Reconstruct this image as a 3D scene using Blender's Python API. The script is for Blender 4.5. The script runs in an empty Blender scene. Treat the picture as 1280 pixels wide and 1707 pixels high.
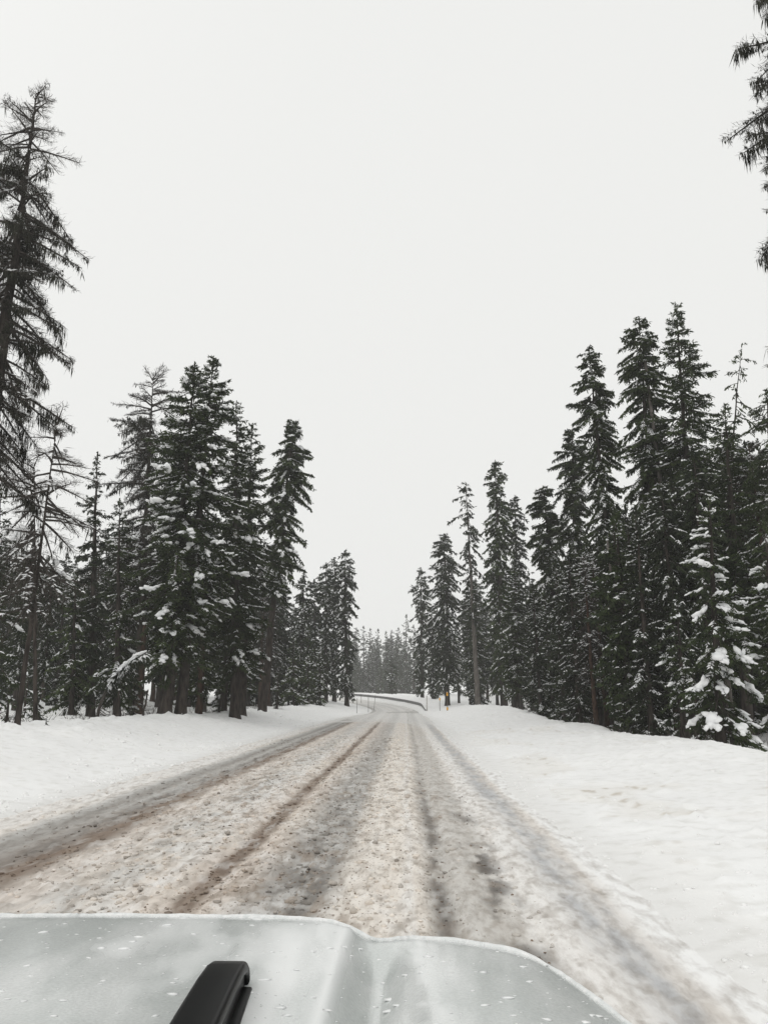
import bpy, math, random
import numpy as np
from mathutils import Vector, Matrix

R_ = math.radians
scene = bpy.context.scene
COL = scene.collection
rng = np.random.default_rng(7)
random.seed(7)

# ------------------------------------------------------------------ camera
CAM_Z, PITCH, YAW, FPX = 1.65, R_(13.5), R_(1.55), 1290.0
cam_data = bpy.data.cameras.new('camera')
cam_data.sensor_fit = 'VERTICAL'
cam_data.sensor_height = 36.0
cam_data.lens = 36.0 * FPX / 1707.0
cam_data.clip_start = 0.05
cam_data.clip_end = 3000.0
cam = bpy.data.objects.new('camera', cam_data)
COL.objects.link(cam)
cam.location = (0, 0, CAM_Z)
cam.rotation_euler = (R_(90) + PITCH, 0, YAW)
scene.camera = cam

# ------------------------------------------------------------------ world: overcast sky, one soft sun
SUN_EL, SUN_ROT = R_(48), R_(-50)
world = bpy.data.worlds.new('World')
scene.world = world
world.use_nodes = True
wn, wl = world.node_tree.nodes, world.node_tree.links
wn.clear()
w_out = wn.new('ShaderNodeOutputWorld')
bg = wn.new('ShaderNodeBackground')
sky = wn.new('ShaderNodeTexSky')
sky.sky_type = 'NISHITA'
sky.sun_disc = False
sky.sun_elevation = SUN_EL
sky.sun_rotation = SUN_ROT
sky.dust_density = 6.0
sky.air_density = 1.0
hsv = wn.new('ShaderNodeHueSaturation')
hsv.inputs['Saturation'].default_value = 0.12      # the cloud layer takes the blue out of the sky
mix = wn.new('ShaderNodeMix')
mix.data_type = 'RGBA'
mix.inputs[0].default_value = 0.985                 # closed cloud cover
mix.inputs[7].default_value = (8.88, 8.92, 8.74, 1)
bg.inputs['Strength'].default_value = 0.098
wl.new(sky.outputs['Color'], hsv.inputs['Color'])
wl.new(hsv.outputs['Color'], mix.inputs[6])
wl.new(mix.outputs[2], bg.inputs['Color'])
wl.new(bg.outputs['Background'], w_out.inputs['Surface'])

sun_data = bpy.data.lights.new('sun', 'SUN')
sun_data.energy = 0.75
sun_data.angle = R_(40)
sun_data.color = (1.0, 0.985, 0.96)
sun = bpy.data.objects.new('sun', sun_data)
COL.objects.link(sun)
sun.rotation_euler = (R_(90) - SUN_EL, 0, R_(-20))

scene.view_settings.view_transform = 'Standard'
scene.view_settings.look = 'None'
scene.view_settings.exposure = 0.0
scene.view_settings.gamma = 1.0
scene.view_settings.use_curve_mapping = False
scene.render.engine = 'CYCLES'
cy = scene.cycles
cy.use_denoising = True
cy.max_bounces = 6
cy.diffuse_bounces = 4
cy.glossy_bounces = 2
cy.transmission_bounces = 2
cy.volume_bounces = 1
cy.transparent_max_bounces = 4
cy.caustics_reflective = False
cy.caustics_refractive = False

# ------------------------------------------------------------------ helpers
def tag(o, label=None, cat=None, group=None, kind=None):
    if label: o['label'] = label
    if cat: o['category'] = cat
    if group: o['group'] = group
    if kind: o['kind'] = kind
    return o

def empty(name, loc, rz=0.0):
    o = bpy.data.objects.new(name, None)
    o.empty_display_size = 0.3
    o.location = loc
    o.rotation_euler = (0, 0, rz)
    COL.objects.link(o)
    return o

def link(name, me, parent=None, mats=()):
    for m in mats:
        me.materials.append(m)
    o = bpy.data.objects.new(name, me)
    COL.objects.link(o)
    if parent is not None:
        o.parent = parent
    return o

def mesh_np(name, verts, groups, smooth=False):
    """groups: list of (face index array (n,k), material index)"""
    me = bpy.data.meshes.new(name)
    verts = np.asarray(verts, dtype=np.float32)
    me.vertices.add(len(verts))
    me.vertices.foreach_set('co', verts.ravel())
    idx, start, total, mi, pos = [], [], [], [], 0
    for f, m in groups:
        f = np.asarray(f, dtype=np.int32)
        if len(f) == 0:
            continue
        k = f.shape[1]
        idx.append(f.ravel())
        start.append(pos + np.arange(len(f), dtype=np.int32) * k)
        total.append(np.full(len(f), k, np.int32))
        mi.append(np.full(len(f), m, np.int32))
        pos += f.size
    idx = np.concatenate(idx)
    me.loops.add(len(idx))
    me.loops.foreach_set('vertex_index', idx)
    n = sum(len(s) for s in start)
    me.polygons.add(n)
    me.polygons.foreach_set('loop_start', np.concatenate(start))
    me.polygons.foreach_set('loop_total', np.concatenate(total))
    me.polygons.foreach_set('material_index', np.concatenate(mi))
    if smooth:
        me.polygons.foreach_set('use_smooth', np.ones(n, bool))
    me.update(calc_edges=True)
    me.validate()
    return me

class Geo:
    """collects faces of a mesh by material slot"""
    def __init__(self):
        self.v, self.f, self.n = [], [], 0
    def add(self, verts, faces, m=0):
        verts = np.asarray(verts, np.float32).reshape(-1, 3)
        faces = np.asarray(faces, np.int32)
        if len(verts) == 0 or len(faces) == 0:
            return
        self.v.append(verts)
        self.f.append((faces + self.n, m))
        self.n += len(verts)
    def mesh(self, name, smooth=False):
        return mesh_np(name, np.concatenate(self.v), self.f, smooth)
    def empty(self):
        return self.n == 0

def tube(g, pts, radii, sides=8, m=0, cap=True):
    pts = np.asarray(pts, float)
    radii = np.asarray(radii, float)
    n = len(pts)
    tan = np.gradient(pts, axis=0)
    tan /= np.linalg.norm(tan, axis=1, keepdims=True) + 1e-9
    ref = np.array([1.0, 0, 0]) if abs(tan[0][0]) < 0.8 else np.array([0, 1.0, 0])
    a = np.cross(tan, ref); a /= np.linalg.norm(a, axis=1, keepdims=True) + 1e-9
    b = np.cross(tan, a)
    th = np.arange(sides) / sides * 2 * np.pi
    v = pts[:, None] + radii[:, None, None] * (a[:, None] * np.cos(th)[None, :, None] + b[:, None] * np.sin(th)[None, :, None])
    i = np.arange(n - 1)[:, None] * sides
    j = np.arange(sides)[None]
    j2 = (j + 1) % sides
    f = np.stack([i + j, i + j2, i + sides + j2, i + sides + j], -1).reshape(-1, 4)
    base = g.n
    g.add(v.reshape(-1, 3), f, m)
    if cap:
        c = np.arange(sides)[None]
        g.f.append((c[:, ::-1] + base, m))
        g.f.append((c + base + (n - 1) * sides, m))

def box(g, x0, x1, y0, y1, z0, z1, m=0):
    v = [(x0, y0, z0), (x1, y0, z0), (x1, y1, z0), (x0, y1, z0), (x0, y0, z1), (x1, y0, z1), (x1, y1, z1), (x0, y1, z1)]
    f = [(0, 3, 2, 1), (4, 5, 6, 7), (0, 1, 5, 4), (1, 2, 6, 5), (2, 3, 7, 6), (3, 0, 4, 7)]
    g.add(v, f, m)

def _hash(ix, iy, seed):
    with np.errstate(over='ignore'):
        h = ix.astype(np.uint32) * np.uint32(374761393) + iy.astype(np.uint32) * np.uint32(668265263) + np.uint32((seed * 2246822519) & 0xffffffff)
        h = (h ^ (h >> np.uint32(13))) * np.uint32(1274126177)
        h = h ^ (h >> np.uint32(16))
    return h.astype(np.float64) / 4294967295.0

def vnoise(x, y, seed=0):
    x = np.asarray(x, float); y = np.asarray(y, float)
    xi = np.floor(x).astype(np.int64); yi = np.floor(y).astype(np.int64)
    fx, fy = x - xi, y - yi
    fx = fx * fx * (3 - 2 * fx); fy = fy * fy * (3 - 2 * fy)
    a, b = _hash(xi, yi, seed), _hash(xi + 1, yi, seed)
    c, d = _hash(xi, yi + 1, seed), _hash(xi + 1, yi + 1, seed)
    return (a * (1 - fx) + b * fx) * (1 - fy) + (c * (1 - fx) + d * fx) * fy

def fbm(x, y, seed=0, octv=4, gain=0.5):
    s, a, t = 0, 1.0, 0
    for o in range(octv):
        s = s + a * vnoise(x * 2 ** o, y * 2 ** o, seed + o * 17)
        t += a; a *= gain
    return s / t

def sstep(a, b, x):
    t = np.clip((np.asarray(x, float) - a) / (b - a), 0, 1)
    return t * t * (3 - 2 * t)

# ------------------------------------------------------------------ materials
def principled(name, color, rough=0.85, spec=0.2):
    m = bpy.data.materials.new(name)
    m.use_nodes = True
    b = m.node_tree.nodes['Principled BSDF']
    b.inputs['Base Color'].default_value = (*color, 1)
    b.inputs['Roughness'].default_value = rough
    b.inputs['Specular IOR Level'].default_value = spec
    return m, m.node_tree.nodes, m.node_tree.links, b

def noise_mat(name, c0, c1, scale=3.0, rough=0.85, spec=0.2, detail=4, bump=0.0, bscale=None, stretch=None, lo=0.35, hi=0.65, per_obj=0.0):
    m, n, l, b = principled(name, c0, rough, spec)
    tc = n.new('ShaderNodeTexCoord')
    vec = tc.outputs['Object']
    if stretch:
        mp = n.new('ShaderNodeMapping'); mp.inputs['Scale'].default_value = stretch
        l.new(vec, mp.inputs['Vector']); vec = mp.outputs['Vector']
    t = n.new('ShaderNodeTexNoise')
    t.inputs['Scale'].default_value = scale; t.inputs['Detail'].default_value = detail
    l.new(vec, t.inputs['Vector'])
    r = n.new('ShaderNodeValToRGB')
    r.color_ramp.elements[0].position = lo; r.color_ramp.elements[0].color = (*c0, 1)
    r.color_ramp.elements[1].position = hi; r.color_ramp.elements[1].color = (*c1, 1)
    l.new(t.outputs['Fac'], r.inputs['Fac'])
    out = r.outputs['Color']
    if per_obj:
        oi = n.new('ShaderNodeObjectInfo')
        mr = n.new('ShaderNodeMapRange')
        mr.inputs['To Min'].default_value = 1 - per_obj; mr.inputs['To Max'].default_value = 1 + per_obj
        l.new(oi.outputs['Random'], mr.inputs['Value'])
        hs = n.new('ShaderNodeHueSaturation')
        l.new(out, hs.inputs['Color']); l.new(mr.outputs['Result'], hs.inputs['Value'])
        out = hs.outputs['Color']
    l.new(out, b.inputs['Base Color'])
    if bump:
        t2 = n.new('ShaderNodeTexNoise')
        t2.inputs['Scale'].default_value = bscale or scale * 4; t2.inputs['Detail'].default_value = 4
        l.new(vec, t2.inputs['Vector'])
        bp = n.new('ShaderNodeBump'); bp.inputs['Strength'].default_value = bump; bp.inputs['Distance'].default_value = 0.02
        l.new(t2.outputs['Fac'], bp.inputs['Height']); l.new(bp.outputs['Normal'], b.inputs['Normal'])
    return m

M_NEEDLE = noise_mat('conifer_needles', (0.013, 0.022, 0.008), (0.050, 0.070, 0.022), 1.3, 0.75, 0.25, per_obj=0.2)
M_NEEDLE_DARK = noise_mat('dark_conifer_needles', (0.013, 0.019, 0.010), (0.038, 0.051, 0.023), 1.3, 0.75, 0.25, per_obj=0.25)
M_LIMB = noise_mat('limb_bark', (0.035, 0.03, 0.026), (0.085, 0.075, 0.068), 6, 0.9, 0.1)
M_BARK = noise_mat('trunk_bark', (0.020, 0.017, 0.015), (0.062, 0.052, 0.045), 9, 0.92, 0.1, bump=0.9, bscale=14, stretch=(1, 1, 0.22), per_obj=0.2)
M_BARK_RED = noise_mat('reddish_trunk_bark', (0.028, 0.019, 0.015), (0.085, 0.052, 0.037), 9, 0.92, 0.1, bump=0.9, bscale=14, stretch=(1, 1, 0.22))
M_BARK_PALE = noise_mat('pale_trunk_bark', (0.07, 0.062, 0.055), (0.17, 0.155, 0.14), 9, 0.92, 0.1, bump=0.9, bscale=14, stretch=(1, 1, 0.22))
M_LICHEN = noise_mat('tree_lichen', (0.018, 0.02, 0.015), (0.05, 0.05, 0.038), 2.5, 0.95, 0.05)
M_SNOW_TREE = noise_mat('snow_on_branches', (0.76, 0.77, 0.78), (0.86, 0.86, 0.86), 3, 0.7, 0.25, bump=0.4, bscale=30)

def ground_snow_mat():
    m, n, l, b = principled('roadside_snow', (0.87, 0.87, 0.865), 0.65, 0.25)
    tc = n.new('ShaderNodeTexCoord')
    at = n.new('ShaderNodeAttribute'); at.attribute_name = 'snow_color'
    t = n.new('ShaderNodeTexNoise'); t.inputs['Scale'].default_value = 4.5; t.inputs['Detail'].default_value = 8
    l.new(tc.outputs['Object'], t.inputs['Vector'])
    r = n.new('ShaderNodeValToRGB')
    r.color_ramp.elements[0].position = 0.28; r.color_ramp.elements[0].color = (0.88, 0.875, 0.86, 1)
    r.color_ramp.elements[1].position = 0.5; r.color_ramp.elements[1].color = (1, 1, 1, 1)
    l.new(t.outputs['Fac'], r.inputs['Fac'])
    mx = n.new('ShaderNodeMix'); mx.data_type = 'RGBA'; mx.blend_type = 'MULTIPLY'; mx.inputs[0].default_value = 1
    l.new(at.outputs['Color'], mx.inputs[6]); l.new(r.outputs['Color'], mx.inputs[7])
    l.new(mx.outputs[2], b.inputs['Base Color'])
    t2 = n.new('ShaderNodeTexNoise'); t2.inputs['Scale'].default_value = 14; t2.inputs['Detail'].default_value = 8
    l.new(tc.outputs['Object'], t2.inputs['Vector'])
    bp = n.new('ShaderNodeBump'); bp.inputs['Strength'].default_value = 0.25; bp.inputs['Distance'].default_value = 0.02
    l.new(t2.outputs['Fac'], bp.inputs['Height']); l.new(bp.outputs['Normal'], b.inputs['Normal'])
    return m

def road_mat():
    m, n, l, b = principled('slushy_road', (0.5, 0.48, 0.45), 0.7, 0.25)
    tc = n.new('ShaderNodeTexCoord')
    at = n.new('ShaderNodeAttribute'); at.attribute_name = 'road_color'
    mp = n.new('ShaderNodeMapping'); mp.inputs['Scale'].default_value = (1.25, 0.42, 1)
    l.new(tc.outputs['Object'], mp.inputs['Vector'])
    t = n.new('ShaderNodeTexNoise'); t.inputs['Scale'].default_value = 7; t.inputs['Detail'].default_value = 9; t.inputs['Roughness'].default_value = 0.65
    l.new(mp.outputs['Vector'], t.inputs['Vector'])
    r = n.new('ShaderNodeValToRGB')
    r.color_ramp.elements[0].position = 0.32; r.color_ramp.elements[0].color = (0.68, 0.655, 0.63, 1)
    r.color_ramp.elements[1].position = 0.56; r.color_ramp.elements[1].color = (1.05, 1.05, 1.05, 1)
    l.new(t.outputs['Fac'], r.inputs['Fac'])
    mx = n.new('ShaderNodeMix'); mx.data_type = 'RGBA'; mx.blend_type = 'MULTIPLY'; mx.inputs[0].default_value = 1
    l.new(at.outputs['Color'], mx.inputs[6]); l.new(r.outputs['Color'], mx.inputs[7])
    # grit thrown over the slush
    v = n.new('ShaderNodeTexNoise'); v.inputs['Scale'].default_value = 26; v.inputs['Detail'].default_value = 4
    l.new(mp.outputs['Vector'], v.inputs['Vector'])
    r2 = n.new('ShaderNodeValToRGB')
    r2.color_ramp.elements[0].position = 0.57; r2.color_ramp.elements[0].color = (0, 0, 0, 1)
    r2.color_ramp.elements[1].position = 0.70; r2.color_ramp.elements[1].color = (1, 1, 1, 1)
    l.new(v.outputs['Fac'], r2.inputs['Fac'])
    ma = n.new('ShaderNodeMath'); ma.operation = 'MULTIPLY'
    l.new(r2.outputs['Color'], ma.inputs[0]); l.new(at.outputs['Alpha'], ma.inputs[1])
    mx2 = n.new('ShaderNodeMix'); mx2.data_type = 'RGBA'
    mx2.inputs[7].default_value = (0.25, 0.205, 0.165, 1)
    l.new(ma.outputs[0], mx2.inputs[0]); l.new(mx.outputs[2], mx2.inputs[6])
    l.new(mx2.outputs[2], b.inputs['Base Color'])
    t2 = n.new('ShaderNodeTexNoise'); t2.inputs['Scale'].default_value = 28; t2.inputs['Detail'].default_value = 6
    l.new(mp.outputs['Vector'], t2.inputs['Vector'])
    bp = n.new('ShaderNodeBump'); bp.inputs['Strength'].default_value = 0.5; bp.inputs['Distance'].default_value = 0.012
    l.new(t2.outputs['Fac'], bp.inputs['Height']); l.new(bp.outputs['Normal'], b.inputs['Normal'])
    return m

M_GROUND = ground_snow_mat()
M_ROAD = road_mat()

# ------------------------------------------------------------------ terrain functions
C0, Y0, RAD = -1.8, 92.0, 90.0          # road centre, start and radius of the left bend

def road_coords(X, Y):
    X = np.asarray(X, float); Y = np.asarray(Y, float)
    r = np.hypot(X - (C0 - RAD), Y - Y0)
    th = np.arctan2(Y - Y0, X - (C0 - RAD))
    bend = Y > Y0
    return np.where(bend, r - RAD, X - C0), np.where(bend, Y0 + RAD * th, Y)

def from_road(lat, s):
    lat = np.asarray(lat, float); s = np.asarray(s, float)
    th = np.clip((s - Y0) / RAD, 0, None)
    X = np.where(s > Y0, C0 - RAD + (RAD + lat) * np.cos(th), C0 + lat)
    Y = np.where(s > Y0, Y0 + (RAD + lat) * np.sin(th), s)
    return X, Y

def rise(Y):
    return 2.2 * sstep(86, 165, Y)

def left_edge(s):
    return -3.75 + 1.6 * sstep(55, 95, s)

def right_edge(s):
    return 3.62 - 0.45 * sstep(60, 95, s)

def ground_z(X, Y, fine=True):
    lat, s = road_coords(X, Y)
    le, re = left_edge(s), right_edge(s)
    jit = (fbm(lat * 0.7, s * 0.35, 5, 3) - 0.5) * 0.5
    # left side
    u = -(lat - le) + jit
    crest = 0.86 + 0.22 * (vnoise(s * 0.16, s * 0 + 3.3, 11) - 0.5)
    zl = -0.12 + 0.16 * sstep(-0.35, 0.25, u) + (crest - 0.04) * (0.72 * sstep(0.1, 5.6, u) + 0.28 * np.clip(u / 5.6, 0, 1))
    back = sstep(5.6, 7.6, u)
    zl = zl - back * 0.22 + sstep(7.5, 26, u) * 0.55
    zl = zl + sstep(6, 10, u) * (fbm(X * 0.22, Y * 0.22, 21, 3) - 0.5) * 0.8
    # right side
    v = (lat - re) - jit
    crR = 0.5 + 0.55 * sstep(38, 62, s) - 0.35 * sstep(72, 92, s) + 0.2 * (vnoise(s * 0.2, s * 0 + 8.1, 12) - 0.5)
    wide = 5.8
    zr_ = -0.12 + 0.16 * sstep(-0.35, 0.3, v) + (crR - 0.04) * (0.6 * sstep(0.0, wide, v) + 0.4 * np.clip(v / wide, 0, 1))
    backr = sstep(wide, wide + 2.0, v)
    zr_ = zr_ - backr * (0.5 + (crR - 0.5) * 0.8)
    zr_ = zr_ + sstep(wide + 1, wide + 5, v) * (fbm(X * 0.25, Y * 0.25, 31, 3) - 0.4) * 0.7
    zr_ = zr_ + 0.36 * np.exp(-((lat - 4.5) / 0.75) ** 2) * sstep(95, 103, s)
    z = np.where(lat < 0, zl, zr_) + rise(Y)
    if fine:
        off = np.maximum(u, v)
        amp = sstep(-0.1, 1.2, off)
        z = z + amp * ((fbm(X * 1.1, Y * 1.1, 41, 3) - 0.5) * 0.10 + (fbm(X * 4.5, Y * 4.5, 43, 3) - 0.5) * np.where(lat < 0, 0.045, 0.03) + np.clip(fbm(X * 6.5, Y * 6.5, 45, 2) - 0.66, 0, 1) * 0.25)
        lump = np.clip(fbm(X * 2.6, Y * 2.6, 47, 3) - 0.56, 0, 1)          # ploughed up lumps on the crests
        z = z + lump * np.where(lat < 0, 0.5, 0.25) * sstep(2.5, 5.0, off) * (1 - sstep(6.0, 7.5, off))
    return z

def gz(x, y):
    return float(ground_z(np.array([x]), np.array([y]), False)[0])

def geometric(a, b, k):
    out = [a]
    while out[-1] < b:
        out.append(out[-1] + max(0.012, out[-1] * k))
    return np.array(out)

def grid_faces(nr, nc):
    i = np.arange(nr - 1)[:, None] * nc
    j = np.arange(nc - 1)[None]
    return np.stack([i + j, i + j + 1, i + nc + j + 1, i + nc + j], -1).reshape(-1, 4)

# ground sheet
ys = np.concatenate([np.linspace(-60, 2.5, 14)[:-1], geometric(2.6, 260, 0.011), np.array([300, 360, 450, 600, 900])])
xl = np.concatenate([-np.geomspace(700, 30, 26), np.linspace(-29, -13, 56), np.arange(-12.9, -4.9, 0.10), np.array([-4.4, -3, -1.5, 0, 1.0]), np.arange(1.3, 9.2, 0.09), np.linspace(9.3, 30, 66), np.geomspace(31, 700, 26)])
GX, GY = np.meshgrid(xl, ys)
# let the columns follow the bend so that the fine strips stay on the banks
shift = np.where(GY > Y0, np.sqrt(np.clip(RAD ** 2 - (np.minimum(GY, Y0 + 55) - Y0) ** 2, 0, None)) - RAD, 0)
near = np.exp(-np.abs(GX) / 60.0)
GX = GX + shift * near
GZ = ground_z(GX, GY)
me = mesh_np('snow_ground', np.stack([GX, GY, GZ], -1).reshape(-1, 3), [(grid_faces(*GX.shape), 0)], True)
lat, s = road_coords(GX, GY)
dirt = sstep(0.50, 0.72, fbm(GX * 0.9, GY * 0.5, 61, 4)) * np.where(lat > 0, sstep(3.6, 5.0, lat) * (1 - sstep(8, 10.5, lat)), 0.25 * sstep(-9.5, -6, lat))
dirt = np.clip(dirt * (1 - sstep(25, 60, GY)), 0, 1)
spk = sstep(0.70, 0.78, fbm(GX * 5.5, GY * 3.2, 63, 3)) * dirt
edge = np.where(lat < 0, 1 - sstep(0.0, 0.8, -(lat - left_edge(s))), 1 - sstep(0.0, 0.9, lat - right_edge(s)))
base = np.array([0.885, 0.885, 0.88])
tint = np.array([0.79, 0.765, 0.72])
colr = base + (tint - base) * (dirt * 0.45)[..., None]
colr = colr + (np.array([0.5, 0.44, 0.36]) - colr) * (spk * 0.7)[..., None]
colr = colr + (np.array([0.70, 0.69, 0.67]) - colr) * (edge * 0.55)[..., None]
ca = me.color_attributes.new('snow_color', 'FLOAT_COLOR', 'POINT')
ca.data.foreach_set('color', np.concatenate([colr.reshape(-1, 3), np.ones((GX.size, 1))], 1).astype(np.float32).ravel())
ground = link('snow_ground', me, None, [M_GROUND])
tag(ground, 'snow covered ground with ploughed banks beside the road', kind='structure')

# road sheet
sr = geometric(3.6, 205, 0.0072)
lr = np.linspace(-4.3, 4.2, 330)
LA, SS = np.meshgrid(lr, sr)
RX, RY = from_road(LA, SS)
RXc = LA + C0                                      # lateral position measured from the camera's line
wob = (fbm(SS * 0.30, SS * 0 + 1.7, 71, 3) - 0.5) * 0.22
wob2 = (fbm(SS * 1.4 + RXc * 0.3, RXc * 1.2, 73, 3) - 0.5)
P = (RXc + wob * 0.5 + wob2 * 0.09) / 0.885             # the track positions below are in these units
blotch = fbm(RXc * 0.9, SS * 0.35, 75, 4)
grain = fbm(RXc * 6.0, SS * 2.0, 77, 4)
crumb = fbm(RXc * 12, SS * 5.5, 79, 3)
far = sstep(35, 75, SS)
def band(c, w, soft=0.5):
    d = np.abs(P - c)
    return 1 - sstep(w * (1 - soft), w * (1 + soft), d)
sand = np.array([0.71, 0.655, 0.595]); snow = np.array([0.80, 0.79, 0.775]); grey = np.array([0.50, 0.495, 0.48])
dark = np.array([0.17, 0.155, 0.14]); brown = np.array([0.27, 0.205, 0.16]); pink = np.array([0.60, 0.52, 0.455])
RC = np.broadcast_to(sand, LA.shape + (3,)).copy()
def lay(col, a):
    global RC
    a = np.clip(a, 0, 1)[..., None]
    RC = RC + (col - RC) * a
streak = fbm(RXc * 5.5, SS * 0.10, 101, 4)
lay(snow, sstep(0.42, 0.66, blotch) * 0.45)
lay(snow, sstep(0.48, 0.66, streak) * 0.5)
lay(grey * 0.9, sstep(0.42, 0.28, streak) * 0.22)
lay(pink, band(-1.75, 0.75, 0.6) * (0.35 + 0.6 * sstep(0.35, 0.6, blotch)) * 0.75)
lay(pink, band(-3.75, 0.5, 0.7) * 0.5)
lay(snow, band(-2.6, 0.35, 0.9) * 0.4 * sstep(0.4, 0.6, grain))
lay(grey, band(-3.1, 0.42, 0.9) * (0.35 + 0.6 * sstep(0.45, 0.6, grain)) * 0.75)
lay(snow, band(-6.1, 0.35, 0.6) * 0.7)
lay(grey * 0.8, band(-4.85, 0.75, 0.3) * 0.8)
lay(np.array([0.21, 0.175, 0.15]), band(-4.45, 0.5, 0.6) * (1 - sstep(8.5, 15, SS)) * 0.75)
lay(dark * 1.4, band(-5.18, 0.16, 0.9) * (0.45 + 0.5 * grain) * 0.85)
lay(dark * 1.15, band(-4.62, 0.13, 1.0) * (0.35 + 0.75 * sstep(0.4, 0.6, grain)) * 0.9)
lay(brown * 0.8, band(-4.22, 0.22, 0.8) * (0.55 + 0.45 * sstep(0.38, 0.58, grain)))
near_ = 1 - sstep(14, 42, SS)
lay(brown * 0.8, band(-2.02, 0.125, 0.6) * (0.78 + 0.22 * sstep(0.35, 0.6, grain)) * (1 - 0.5 * sstep(45, 62, SS)))
lay(brown * 0.75, band(-2.02, 0.07, 1.0) * sstep(0.4, 0.55, grain) * 0.6 * near_)
lay(grey * 0.82, band(-1.05, 0.46, 0.7) * (0.5 + 0.35 * near_))
lay(dark, band(-1.02, 0.3, 0.95) * sstep(0.34, 0.58, grain) * (0.22 + 0.72 * (1 - sstep(7, 17, SS))))
lay(np.array([0.76, 0.71, 0.65]), band(-0.22, 0.46, 0.35) * 0.8)
lay(snow, band(0.02, 0.05, 0.9) * 0.45)
lay(np.array([0.55, 0.53, 0.50]), band(0.62, 0.40, 0.35) * (0.6 + 0.35 * near_))
lay(dark, band(0.33, 0.085, 1.0) * (0.3 + 0.7 * sstep(0.34, 0.52, grain)) * (0.32 + 0.68 * (1 - sstep(9, 20, SS))))
lay(dark * 0.8, band(0.93, 0.17, 1.0) * sstep(0.36, 0.56, grain) * sstep(0.16, 0.40, vnoise(SS * 1.3, SS * 0, 83)) * (1 - sstep(9, 16, SS)))
lay(snow, band(1.3, 0.26, 0.7) * 0.75)
lay(np.array([0.47, 0.475, 0.485]), band(1.66, 0.2, 0.9) * (0.55 + 0.45 * sstep(0.35, 0.6, grain)) * 0.95)
lay(np.array([0.84, 0.84, 0.835]), sstep(1.86, 2.05, P) * 0.95)
# beyond the sanded stretch the road is packed snow with faint tracks
packed = np.array([0.70, 0.695, 0.68])
lay(packed, sstep(48, 62, SS + (blotch - 0.5) * 30) * 0.85)
lay(np.array([0.55, 0.545, 0.53]), sstep(50, 66, SS) * (band(-3.4, 0.35, 0.8) + band(-1.0, 0.35, 0.8) + band(0.6, 0.3, 0.8)) * 0.6)
lay(np.array([0.42, 0.41, 0.39]), sstep(84, 90, SS) * (1 - sstep(104, 112, SS)) * sstep(0.52, 0.64, fbm(RXc * 0.7, SS * 0.22, 87, 3)) * 0.75)
lay(np.array([0.40, 0.39, 0.37]), sstep(78, 92, SS) * (1 - sstep(0.1, 0.4, np.abs(LA - left_edge(SS) - 0.25))) * 0.7)
# brown slush crumbs; shade of the gaps between them put into the colour
pit = fbm(RXc * 8.5, SS * 3.0, 85, 3)
lay(np.array([0.33, 0.27, 0.22]), sstep(0.57, 0.72, pit) * 0.6 * band(-1.9, 2.9, 0.3) * (1 - sstep(20, 45, SS)) * (0.35 + 0.65 * sstep(0.4, 0.6, blotch)))
lay(np.array([0.30, 0.26, 0.22]), sstep(0.62, 0.74, crumb) * 0.5 * band(-1.4, 3.2, 0.3) * near_)
lay(snow, sstep(0.40, 0.25, pit) * 0.35 * band(-2.0, 2.6, 0.3))
wet = np.clip(band(-4.8, 0.75) * 0.4 + band(-2.02, 0.2) + band(-1.0, 0.4) * 0.8 + band(0.33, 0.15) + band(0.93, 0.2) * 0.6 + band(1.72, 0.2) * 0.5, 0, 1)
relief = (fbm(RX * 2.2, RY * 0.35, 91, 3) - 0.5) * 0.03 + (fbm(RX * 8, RY * 2.6, 93, 3) - 0.5) * 0.03 * (1 - 0.5 * wet) + np.clip(fbm(RX * 15, RY * 7, 95, 2) - 0.56, 0, 1) * 0.10
relief = relief * (1 - 0.6 * np.clip(band(-0.15, 0.4) + sstep(0.1, 0.4, RXc), 0, 1)) * (0.45 + 0.55 * (1 - sstep(20, 60, SS)))
RZ = 0.015 + relief - wet * 0.035 + rise(RY) + 0.03 * band(-2.0, 2.2, 0.4)
lip = np.clip((np.abs(LA - 0.0) - 3.9) / 0.4, 0, 1)
RZ = RZ - lip * 0.12
me = mesh_np('road', np.stack([RX, RY, RZ], -1).reshape(-1, 3), [(grid_faces(*LA.shape), 0)], True)
grit = np.clip(0.15 + 0.75 * sstep(0.4, 0.6, blotch) * band(-1.9, 2.5, 0.3) + 0.6 * band(-0.3, 0.8, 0.4), 0, 1) * (1 - 0.8 * far) * (1 - 0.85 * sstep(1.0, 1.5, RXc))
ca = me.color_attributes.new('road_color', 'FLOAT_COLOR', 'POINT')
ca.data.foreach_set('color', np.concatenate([RC.reshape(-1, 3), grit.reshape(-1, 1)], 1).astype(np.float32).ravel())
road = link('road', me, None, [M_ROAD])
tag(road, 'two lane road under sanded slush with brown and grey wheel tracks', kind='structure')

# ------------------------------------------------------------------ haze: light falling snow in the air
def haze_box():
    g = Geo()
    box(g, -760, 760, -70, 960, -3.0, 36.0)
    m = bpy.data.materials.new('snowy_air')
    m.use_nodes = True
    n, l = m.node_tree.nodes, m.node_tree.links
    n.clear()
    o = n.new('ShaderNodeOutputMaterial')
    v = n.new('ShaderNodeVolumePrincipled')
    v.inputs['Color'].default_value = (0.96, 0.96, 0.955, 1)
    v.inputs['Density'].default_value = 0.0007
    v.inputs['Anisotropy'].default_value = 0.0
    l.new(v.outputs['Volume'], o.inputs['Volume'])
    h = link('haze', g.mesh('haze'), None, [m])
    tag(h, 'pale snowy air', kind='stuff')
haze_box()

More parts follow.
